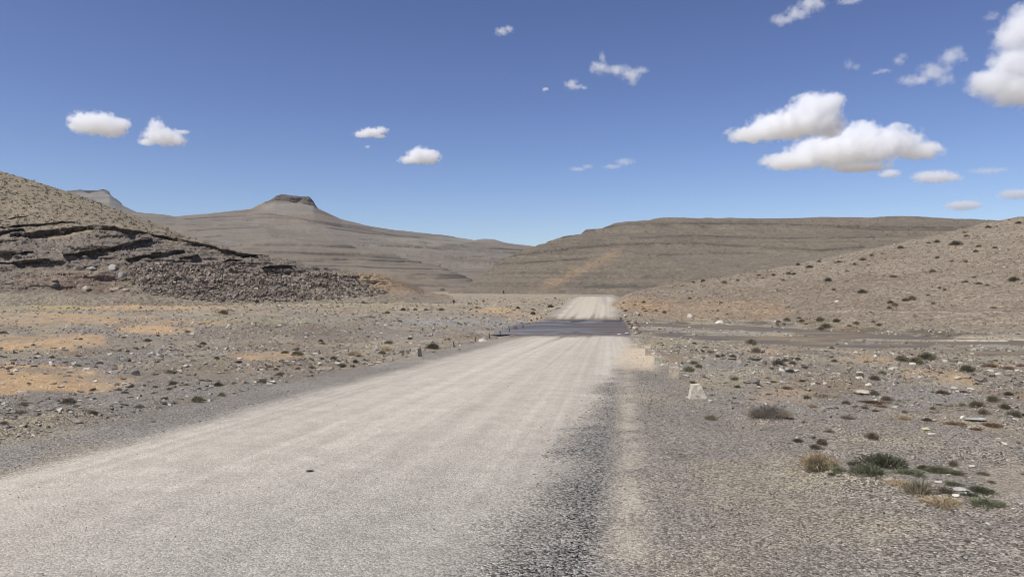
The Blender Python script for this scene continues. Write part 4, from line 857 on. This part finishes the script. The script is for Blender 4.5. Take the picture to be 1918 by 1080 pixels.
# ------------------------------------------------------------------ marker stones and posts
def block(px, row, w, h_, label, col, broken=0, taper=.8, name='marker_stone', group='concrete marker stones along the road edge', depth=.6, seed=0, rot=.13):
    hh = hit(px, row); loc = hh[0]; k = loc.y / F; hw = w * k / 2; H = h_ * k; D = hw * depth
    nx, ny, nz = 12, 6, 12; r_ = random.Random(seed)
    bm = bmesh.new(); bmesh.ops.create_cube(bm, size=2)
    bmesh.ops.subdivide_edges(bm, edges=bm.edges[:], cuts=10, use_grid_fill=True)
    V = np.array([v_.co[:] for v_ in bm.verts])
    u = V.copy(); zz = (u[:, 2] + 1) / 2
    tp = 1 + (taper - 1) * zz
    V[:, 0] = u[:, 0] * hw * tp; V[:, 1] = u[:, 1] * D * (1 + (taper - 1) * .5 * zz); V[:, 2] = zz * (H + .08) - .08
    if broken:                                              # a bite out of the right shoulder and a chipped top
        bite = ss(.1, .9, u[:, 0] + .25 * fbm2(zz * 3, u[:, 1], 2, seed)) * ss(.35, .75, zz)
        V[:, 0] -= bite * hw * .25 * broken; V[:, 2] -= ss(.2, .8, u[:, 0]) * ss(.8, 1, zz) * H * .08 * broken
        V[:, 0] -= ss(-.4, -1, u[:, 0]) * ss(.5, .0, zz) * hw * .12; V[:, 0] += ss(.4, 1, u[:, 0]) * ss(.45, .0, zz) * hw * .28 * broken
    nn_ = fbm3(V[:, 0] * 7 / hw * .3, V[:, 1] * 7 / hw * .3, V[:, 2] * 7 / hw * .3, 3, seed)
    V += nn_[:, None] * np.array((.035, .03, .03)) * hw * 1.6
    bm.verts.index_update(); Fc = np.array([[v_.index for v_ in f.verts] for f in bm.faces]); bm.free()
    st_ = fbm3(V[:, 0] * 2.2 / hw, V[:, 1] * 2.2 / hw, V[:, 2] * 1.5 / hw, 4, seed + 50); cl = np.array(col)[None] * (1 + .18 * nn_ - .16 * ss(.1, .6, st_) - .15 * ss(.25, .0, zz))[:, None]
    o = link(name, mesh_np(name, V, Fc, M_conc, cl, False)); o.location = loc + Vector((0, D, 0)); o.rotation_euler = (0, r_.uniform(-.04, .04), -rot)
    tag(o, label=label, cat='marker stone', group=group); return o
CO = (.50, .415, .33)
block(1309, 747, 34, 26, 'nearest marker stone, pale and broken with a chipped shoulder', (.56, .50, .415), 1.0, .64, seed=3, rot=.02)
block(1264, 707, 19, 20, 'second marker stone from the camera, square and reddish grey', CO, 0, .94, seed=4); block(1234, 682, 15, 14, 'third marker stone, squat and grey with rubble at its right', (.42, .38, .31), .2, .92, seed=5); block(1215, 666, 12, 14, 'fourth marker stone, standing between sand and gravel', (.40, .345, .28), 0, .85, seed=6); block(1201, 652, 13, 10, 'fifth marker stone, low and tilted above the sand', (.40, .35, .28), 0, .9, seed=7); block(1193, 643, 9, 9, 'sixth marker stone, small and pale before the stream', (.44, .40, .34), 0, .9, seed=8); block(1185, 637, 8, 10, 'seventh and last marker stone by the near corner of the ford', (.36, .34, .30), 0, .9, seed=9)
block(779, 668, 17, 16, 'lone concrete block on the left rim of the road', (.36, .325, .26), .15, .82, seed=11, depth=.8, rot=.45)
block(965, 620, 7, 9.5, 'dark square block standing at the left corner of the ford', (.15, .125, .12), 0, .9, seed=12, rot=.3)
block(1163, 601, 5, 7, 'dark square block at the far right corner of the ford', (.17, .14, .115), 0, .95, seed=15)
for i, (px, row, w, h_) in enumerate([(1006, 599.5, 4, 5), (1014, 597, 3.4, 5), (1021, 594, 3.2, 4.6), (1026, 591, 3.2, 4.6), (1031, 587.5, 3.2, 4.2), (1035, 584, 3.2, 4.2), (1038, 581, 3, 3.8)]):
    block(px, row, w, h_, 'small marker stone in the row left of the road beyond the ford', (.19, .165, .14) if i < 2 else (.43, .38, .31), 0, .9, seed=20 + i, group='small marker stones beyond the ford')
def post(px, row, w, h_, label, lean=0, col=(.12, .105, .09)):
    hh = hit(px, row); loc = hh[0]; k = loc.y / F; r = w * k / 2; H = h_ * k
    V = []; n_ = 7; K = 8
    for i in range(n_):
        q = i / (n_ - 1)
        for j in range(K):
            a = 6.2832 * j / K; f = r * (1.0 - .12 * q) * (1 + .12 * math.sin(3 * a + i))
            V.append((math.cos(a) * f + lean * q * H, math.sin(a) * f, -.1 + q * (H + .1)))
    V += [(lean * H, 0, H + .3 * r)]
    Fc = []
    for i in range(n_ - 1):
        for j in range(K): a, b = i * K + j, i * K + (j + 1) % K; Fc.append((a, b, b + K)); Fc.append((a, b + K, a + K))
    for j in range(K): Fc.append(((n_ - 1) * K + j, (n_ - 1) * K + (j + 1) % K, len(V) - 1))
    o = link('post', mesh_np('post', np.array(V), np.array(Fc), M_wood, np.full((len(V), 3), 1) * np.array(col), False, n=3)); o.location = loc; tag(o, label, 'post', 'thin posts along the left rim of the road'); return o
post(850.5, 650, 2.8, 11, 'nearest thin dark post on the left rim of the road', -.08); post(890, 640, 2.2, 10, 'second thin post, standing by a pale slab', .03); post(917, 634, 2.6, 10.5, 'third thin post, tallest and leaning left', -.08); post(937, 628, 2.4, 9, 'fourth thin post on the road rim before the ford', -.05); post(954, 623, 2.2, 8, 'fifth thin post just short of the dark block', 0); post(979.5, 616, 2.4, 9, 'thin post standing in the water at the ford', 0); post(943, 550, 3.4, 6, 'short dark post far off on the valley floor', 0, (.1, .07, .06))
for (px, row, w, hk, lb) in [(903, 640, 20, .35, 'pale broken slab beside the second thin post'), (860, 655, 6, .6, 'dark rock right of the nearest thin post'), (930, 634, 5, .6, 'dark rock between the third and fourth thin posts'), (1244, 684, 18, .3, 'flat slab rubble right of the third marker stone'), (1222, 664, 14, .35, 'flat pale slabs right of the fourth marker stone'), (1330, 752, 14, .35, 'white broken slab at the foot of the nearest marker stone'), (1288, 745, 10, .4, 'white chip left of the nearest marker stone'), (1285, 705, 16, .3, 'pale fragments right of the second marker stone'), (1161, 626.5, 10, .25, 'thin pale slab at the right corner of the near water edge')]:
    rock(px, row, w, hk, DKR if 'dark' in lb else PALE, lb, seed=int(px) % 50)
# pale sandy step left of the far road
rock(1044, 578, 16, .3, (.5, .43, .33), 'pale sandy block step left of the far road', seed=2)

# ------------------------------------------------------------------ rock ledges of the outcrop
def ledge(pts, label, seed, prot=1.2, deep=7.0, col=(.165, .14, .122), dark=(.12, .093, .072)):
    """pts: (px, row of the upper edge, thickness in rows). An overhanging bed of rock with real depth."""
    a = np.array(pts, float); cols = np.arange(a[0, 0], a[-1, 0], 1.5)
    rt = gsm(np.interp(cols, a[:, 0], a[:, 1]), 4); th = gsm(np.interp(cols, a[:, 0], a[:, 2]), 3)
    rt = rt + 1.6 * fbm2(cols * .07, cols * 0, 5, seed); th = np.maximum(.5, th * (1 + .55 * fbm2(cols * .06, cols * 0 + 5, 5, seed + 1) + .3 * fbm2(cols * .25, cols * 0 + 5, 3, seed + 9)))
    dep = []
    for p, r in zip(cols, rt + th * .5):
        hh = hit(float(p), float(r)); dep.append(hh[0].y if hh and hh[2] == 'hill_left' else np.nan)
    dep = np.array(dep); ok = ~np.isnan(dep)
    if ok.sum() < 4: return
    dep = gsm(np.interp(cols, cols[ok], dep[ok]), 8)
    dep = dep + .5 * fbm2(cols * .06, cols * 0 + 2, 4, seed + 2)
    prof = [(1.0, deep * .6), (1.02, .5)] + [(1 - q, -prot * (.25 + .75 * q)) for q in np.linspace(0, 1, 9)] + [(-.02, -prot * .8), (-.06, .6), (-.10, deep)]
    P = []
    for k, (q, off) in enumerate(prof):
        n_ = .28 * fbm2(cols * .15 + k * .13, np.full_like(cols, k * .6), 3, seed + 3) + .25 * (_h(np.floor(cols / 5 + k), np.full_like(cols, k + seed)) - .5)
        ff = 1 if 2 <= k <= 10 else 0
        P.append(W(cols, rt + th * q, dep + off + n_ * ff))
    P = np.array(P); nv, nu = P.shape[:2]
    x, y, z = P[..., 0], P[..., 1], P[..., 2]
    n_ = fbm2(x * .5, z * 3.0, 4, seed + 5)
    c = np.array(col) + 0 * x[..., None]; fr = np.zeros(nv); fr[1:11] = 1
    c = mixc(c, dark, np.clip(fr[:, None] * (.55 + .9 * n_), 0, 1))  # front faces darkened in colour to stand for the shade on them
    Fc = grid_faces(nv, nu)
    i = np.arange(nv * nu).reshape(nv, nu)
    cap = []
    for e in (0, nu - 1):
        for k in range(nv // 2 - 1): cap.append((i[k, e], i[k + 1, e], i[nv - 2 - k, e], i[nv - 1 - k, e]))
    Fc = np.concatenate([Fc, np.array(cap)])
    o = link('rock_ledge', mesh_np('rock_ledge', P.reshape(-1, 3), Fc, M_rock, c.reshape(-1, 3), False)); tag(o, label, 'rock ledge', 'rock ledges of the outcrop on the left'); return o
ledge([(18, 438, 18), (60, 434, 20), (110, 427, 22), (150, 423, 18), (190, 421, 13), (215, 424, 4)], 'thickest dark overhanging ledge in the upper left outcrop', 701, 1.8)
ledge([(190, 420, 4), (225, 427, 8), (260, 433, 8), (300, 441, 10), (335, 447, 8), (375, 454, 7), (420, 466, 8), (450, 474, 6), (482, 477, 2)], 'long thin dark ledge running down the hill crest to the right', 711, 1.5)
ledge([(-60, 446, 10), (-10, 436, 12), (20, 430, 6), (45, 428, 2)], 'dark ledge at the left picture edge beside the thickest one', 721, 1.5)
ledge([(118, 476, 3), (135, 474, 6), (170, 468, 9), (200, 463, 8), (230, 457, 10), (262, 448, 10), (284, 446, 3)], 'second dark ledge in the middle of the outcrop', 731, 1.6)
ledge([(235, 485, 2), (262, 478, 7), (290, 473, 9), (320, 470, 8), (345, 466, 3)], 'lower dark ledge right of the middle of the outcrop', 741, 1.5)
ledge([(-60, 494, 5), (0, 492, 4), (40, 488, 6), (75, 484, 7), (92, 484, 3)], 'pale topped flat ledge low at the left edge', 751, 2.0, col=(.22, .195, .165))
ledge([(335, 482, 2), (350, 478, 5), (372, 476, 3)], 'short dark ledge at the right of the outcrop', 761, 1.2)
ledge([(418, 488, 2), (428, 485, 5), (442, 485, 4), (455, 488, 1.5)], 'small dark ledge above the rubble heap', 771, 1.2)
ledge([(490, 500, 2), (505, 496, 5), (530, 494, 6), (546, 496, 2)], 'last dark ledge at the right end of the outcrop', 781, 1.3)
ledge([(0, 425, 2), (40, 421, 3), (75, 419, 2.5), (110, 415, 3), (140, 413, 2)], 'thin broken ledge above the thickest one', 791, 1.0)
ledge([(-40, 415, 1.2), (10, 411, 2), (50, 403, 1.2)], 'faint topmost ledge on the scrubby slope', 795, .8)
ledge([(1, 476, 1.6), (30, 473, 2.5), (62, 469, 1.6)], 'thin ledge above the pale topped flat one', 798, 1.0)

# ------------------------------------------------------------------ clouds: volumes of scattering droplets
def cloud_mat(name, sigma, blobs, scale, amp, cut, gain, seed):
    """density falls off from the middle of every lobe and is frayed by noise"""
    m, t, ns, ls = nt(name)
    out = ns.new('ShaderNodeOutputMaterial'); pv = ns.new('ShaderNodeVolumeScatter')
    pv.inputs['Color'].default_value = (.972, .985, 1, 1); pv.inputs['Anisotropy'].default_value = .0
    tc = ns.new('ShaderNodeTexCoord'); no = N(ns, 'ShaderNodeTexNoise', Scale=scale, Detail=6.0, Roughness=.66, _noise_dimensions='4D', W=seed * 3.7); ls.new(tc.outputs['Object'], no.inputs['Vector'])
    f = None
    for (o_, s_) in blobs:
        ma = ns.new('ShaderNodeVectorMath'); ma.operation = 'MULTIPLY_ADD'; ls.new(tc.outputs['Object'], ma.inputs[0]); ma.inputs[1].default_value = s_; ma.inputs[2].default_value = [-a * b for a, b in zip(o_, s_)]
        le = ns.new('ShaderNodeVectorMath'); le.operation = 'LENGTH'; ls.new(ma.outputs[0], le.inputs[0])
        if f is None: f = le.outputs['Value']
        else:
            n_ = ns.new('ShaderNodeMath'); n_.operation = 'SMOOTH_MIN'; ls.new(f, n_.inputs[0]); ls.new(le.outputs['Value'], n_.inputs[1]); n_.inputs[2].default_value = .25; f = n_.outputs[0]
    d = math_n(ns, ls, 'SUBTRACT', 1.12, f)
    d = math_n(ns, ls, 'ADD', d, math_n(ns, ls, 'MULTIPLY', math_n(ns, ls, 'SUBTRACT', no.outputs['Fac'], .5), amp))
    d = math_n(ns, ls, 'SUBTRACT', d, cut); d = math_n(ns, ls, 'MULTIPLY', d, gain, True); d = math_n(ns, ls, 'MULTIPLY', d, sigma)
    ls.new(d, pv.inputs['Density']); ls.new(pv.outputs[0], out.inputs['Volume'])
    return m

def cloud(cx, cy, blobs, label, tau=9, th=.30, gain=4, flat=None, seed=0, rough=.3, ns=None):
    """blobs: (dx, dy, rx, ry) in photograph pixels around the centre; lies about 2 km above the plain"""
    el = (540 - cy); d = min(15000, 2000 * F / el); k = d / F
    bm = bmesh.new(); bmesh.ops.create_icosphere(bm, subdivisions=5, radius=1)
    D = np.array([v_.co[:] for v_ in bm.verts]); D /= np.linalg.norm(D, axis=1)[:, None]; bm.verts.index_update()
    Fc = np.array([[v_.index for v_ in f.verts] for f in bm.faces]); bm.free()
    R_ = np.full(len(D), 1.5); bl = []
    for (dx, dy, rx, ry) in blobs:
        rad = np.array((rx, .55 * rx + .45 * ry, ry)); bl.append(((dx, 0, -dy), [1 / q for q in rad]))
        s_ = 1 / (rad * 1.2); o_ = -np.array((dx, 0, -dy)) * s_; dd = D * s_
        A = (dd ** 2).sum(1); B = (dd * o_).sum(1); Cc = (o_ ** 2).sum() - 1; disc = B * B - A * Cc
        r_ = np.where(disc > 0, (-B + np.sqrt(np.maximum(disc, 0))) / A, 0); R_ = np.maximum(R_, r_)
    sz = max(b[3] for b in blobs)
    Pn = D * R_[:, None] / sz
    R_ = R_ * (1 + .10 * fbm3(Pn[:, 0] * 1.6 + seed, Pn[:, 1] * 1.6, Pn[:, 2] * 1.6, 4, seed + 3))
    V = D * R_[:, None]
    if flat is not None: V[:, 2] = np.where(V[:, 2] < -flat, -flat + (V[:, 2] + flat) * .3, V[:, 2])
    wisp = th > .35
    me = mesh_np('cloud', V, Fc, cloud_mat('cloud droplets', tau * (.42 if wisp else .6) / (sz * 2 * k), bl, (2.0 if not wisp else 1.3) / sz, 2.3 if not wisp else 3.2, .14 if not wisp else .22, 1.9 if not wisp else 1.0, seed), None, True, n=3)
    o = link('cloud', me); o.location = W(cx, cy, d); o.scale = (k, k, k); tag(o, label, 'cloud', 'clouds in the blue sky'); return o
cloud(186, 233, [(0, 0, 50, 22), (-32, -2, 26, 22), (22, 6, 32, 20), (38, 0, 20, 14)], 'oval white cloud farthest to the left', 11, .25, 5, flat=22, seed=1)
cloud(305, 252, [(0, 4, 38, 18), (-12, -12, 16, 20), (22, 10, 22, 14), (-30, 14, 18, 8), (38, -5, 16, 4)], 'white cloud with a pointed wisp, second from the left', 8, .32, 4, flat=20, seed=2)
cloud(695, 248, [(0, 0, 22, 10), (-16, 4, 18, 7), (18, -4, 16, 7), (16, 8, 14, 5)], 'small ragged cloud right above the white dome cloud', 6, .34, 4, flat=9, seed=3)
cloud(789, 292, [(0, 0, 28, 17), (-20, 7, 24, 8), (16, 2, 22, 15)], 'small bright dome shaped cloud in the middle of the sky', 11, .25, 5, flat=14, seed=4)
cloud(943, 57, [(-4, 2, 14, 10), (10, -2, 13, 8)], 'small solitary puff at the top middle', 5, .38, 4, seed=5)
cloud(1072, 158, [(-2, 0, 16, 12), (8, 4, 16, 6), (20, 6, 10, 4)], 'little puff left of the winged wispy cloud', 5, .36, 4, seed=6)
cloud(1153, 131, [(-30, -4, 24, 14), (-24, -20, 8, 14), (0, 0, 30, 11), (28, 8, 24, 16), (34, 20, 14, 12), (46, 2, 18, 8)], 'winged wispy cloud at the top right of centre', 5, .38, 4, seed=7, rough=.45)
cloud(1160, 306, [(10, -3, 20, 9), (-12, 6, 24, 5)], 'faint low wisp above the round hill', 2.2, .4, 3, seed=8)
cloud(1087, 315, [(-6, 2, 18, 5), (14, -3, 14, 5)], 'fainter wisp left of the other low wisp', 1.6, .4, 3, seed=9)
cloud(1492, 26, [(-28, 12, 26, 11), (0, 0, 28, 14), (28, -18, 30, 15)], 'slanting wispy cloud cut by the top edge', 4.5, .37, 4, seed=10, rough=.45)
cloud(1482, 232, [(0, 0, 70, 30), (-72, 20, 52, 16), (-30, 6, 50, 24), (40, -24, 50, 34), (66, -34, 34, 26), (72, 0, 30, 30)], 'large heaped white cloud, upper one of the big pair', 13, .24, 5, flat=34, seed=11)
cloud(1592, 280, [(0, 0, 90, 34), (-110, 22, 58, 18), (-60, 6, 60, 30), (20, -26, 44, 28), (82, -14, 52, 30), (130, 2, 48, 18), (20, 34, 60, 12)], 'largest flat bottomed cloud, lower one of the big pair', 13, .24, 5, flat=36, seed=12)
cloud(1748, 135, [(0, 0, 34, 20), (34, -28, 26, 20), (20, 16, 22, 14), (-36, 16, 36, 10), (46, -40, 14, 10)], 'slanting ragged cloud between the big pair and the right edge cloud', 4, .38, 4, seed=13, rough=.45)
cloud(1596, 122, [(-6, 0, 10, 12), (8, 4, 14, 7)], 'faint wisp left of the slanting ragged cloud', 1.8, .42, 3, seed=14)
cloud(1684, 114, [(0, 0, 14, 10), (8, -8, 9, 8)], 'faint puff beside the slanting ragged cloud', 2.2, .4, 3, seed=15)
cloud(1655, 133, [(0, 0, 16, 5), (-14, 4, 10, 4)], 'thin streak under the faint puff', 1.4, .4, 3, seed=16)
cloud(1908, 118, [(0, 0, 54, 40), (0, -50, 44, 42), (24, -72, 44, 44), (-50, 36, 46, 30), (-10, 52, 50, 28), (40, 30, 60, 60)], 'tall bulging cloud cut by the right edge', 12, .24, 5, seed=17)
cloud(1755, 331, [(0, 0, 40, 13), (-20, 0, 30, 12), (26, 2, 24, 8)], 'soft flat cloud below the big pair at right', 3.2, .3, 4, seed=18)
cloud(1668, 325, [(0, 0, 20, 9), (-8, 2, 16, 7)], 'small soft scrap under the largest cloud', 3, .3, 4, seed=19)
cloud(1803, 385, [(0, 0, 36, 10), (18, -2, 20, 8)], 'low soft cloud just over the right hill crest', 2.6, .3, 4, seed=20)
cloud(1900, 364, [(0, 0, 34, 11), (14, -2, 24, 8)], 'low soft cloud touching the right edge', 2.2, .3, 4, seed=21)
cloud(1850, 320, [(0, 0, 40, 7), (20, -2, 24, 5)], 'very faint veil right of the soft flat cloud', 1.2, .36, 3, seed=22)
cloud(1859, 30, [(0, 0, 16, 10), (-8, 4, 10, 8)], 'faint scrap near the top right corner', 1.6, .42, 3, seed=23)
cloud(1590, 3, [(0, 0, 26, 5), (14, -3, 14, 5)], 'thin shred at the top edge right of the slanting wisp', 1.8, .4, 3, seed=24)
cloud(1022, 167, [(0, 0, 7, 3.5), (-3, 1, 4, 4)], 'tiniest wisp left of the little puff', 2, .35, 3, seed=25)
cloud(688, 275, [(0, 0, 5, 3), (2, 0, 4, 3)], 'tiny fleck under the small ragged cloud', 1.6, .35, 3, seed=26)

# ------------------------------------------------------------------ thin dry haze over the whole valley
bm = bmesh.new(); bmesh.ops.create_cube(bm, size=1)
hz = bpy.data.meshes.new('haze'); bm.to_mesh(hz); bm.free()
ho = link('haze', hz); ho.scale = (16000, 12000, 420); ho.location = (0, 3000, -60 + 210); tag(ho, 'thin dry air over the valley', kind='stuff')
m, t, ns, ls = nt('dry air'); out = ns.new('ShaderNodeOutputMaterial'); pv = ns.new('ShaderNodeVolumePrincipled')
pv.inputs['Color'].default_value = (.9, .93, 1, 1); pv.inputs['Density'].default_value = 4.5e-5; pv.inputs['Anisotropy'].default_value = .2
ls.new(pv.outputs[0], out.inputs['Volume']); hz.materials.append(m)

# ------------------------------------------------------------------ light, sky, camera
AZ, EL = math.radians(-127), math.radians(57)          # azimuth from +Y towards +X
sv = Vector((math.sin(AZ) * math.cos(EL), math.cos(AZ) * math.cos(EL), math.sin(EL)))
L = bpy.data.lights.new('sun', 'SUN'); L.energy = 4.7; L.angle = math.radians(.5); L.color = (1, .965, .91)
so = bpy.data.objects.new('sun', L); C.objects.link(so); so.rotation_euler = (-sv).to_track_quat('-Z', 'Y').to_euler(); so.location = (0, 0, 50)
w = bpy.data.worlds.new('World'); S.world = w; w.use_nodes = True
ns, ls = w.node_tree.nodes, w.node_tree.links; ns.clear()
ou = ns.new('ShaderNodeOutputWorld'); bg = ns.new('ShaderNodeBackground'); sky = ns.new('ShaderNodeTexSky')
sky.sky_type = 'NISHITA'; sky.sun_disc = False; sky.sun_elevation = EL; sky.sun_rotation = AZ
sky.altitude = 1800; sky.air_density = 1.05; sky.dust_density = 1.2; sky.ozone_density = 2.2
hs = ns.new('ShaderNodeHueSaturation'); hs.inputs['Hue'].default_value = .511; hs.inputs['Saturation'].default_value = 1.0; hs.inputs['Value'].default_value = 1.0
gm = ns.new('ShaderNodeGamma'); gm.inputs[1].default_value = 1.3; tn = ns.new('ShaderNodeVectorMath'); tn.operation = 'MULTIPLY'; tn.inputs[1].default_value = (1.0, 1.0, 1.03)
ls.new(sky.outputs[0], hs.inputs['Color']); ls.new(hs.outputs[0], gm.inputs[0]); ls.new(gm.outputs[0], tn.inputs[0]); ls.new(tn.outputs[0], bg.inputs[0]); bg.inputs[1].default_value = .066; ls.new(bg.outputs[0], ou.inputs[0])

cd = bpy.data.cameras.new('camera'); cd.sensor_width = 36; cd.lens = 36 * F / 1918; cd.clip_end = 60000; cd.clip_start = .05
co = bpy.data.objects.new('camera', cd); C.objects.link(co); co.location = CAM; co.rotation_euler = (math.pi / 2, 0, 0); S.camera = co

S.view_settings.view_transform = 'Standard'; S.view_settings.look = 'None'; S.view_settings.exposure = 0; S.view_settings.gamma = 1
S.cycles.volume_bounces = 14; S.cycles.max_bounces = 16; S.cycles.diffuse_bounces = 3; S.cycles.glossy_bounces = 2
S.cycles.volume_step_rate = 1.0; S.cycles.volume_max_steps = 256
S.cycles.filter_width = 1.0; S.cycles.use_denoising = True; S.cycles.denoiser = 'OPENIMAGEDENOISE'; S.cycles.denoising_input_passes = 'RGB_ALBEDO_NORMAL'; S.cycles.denoising_prefilter = 'ACCURATE'
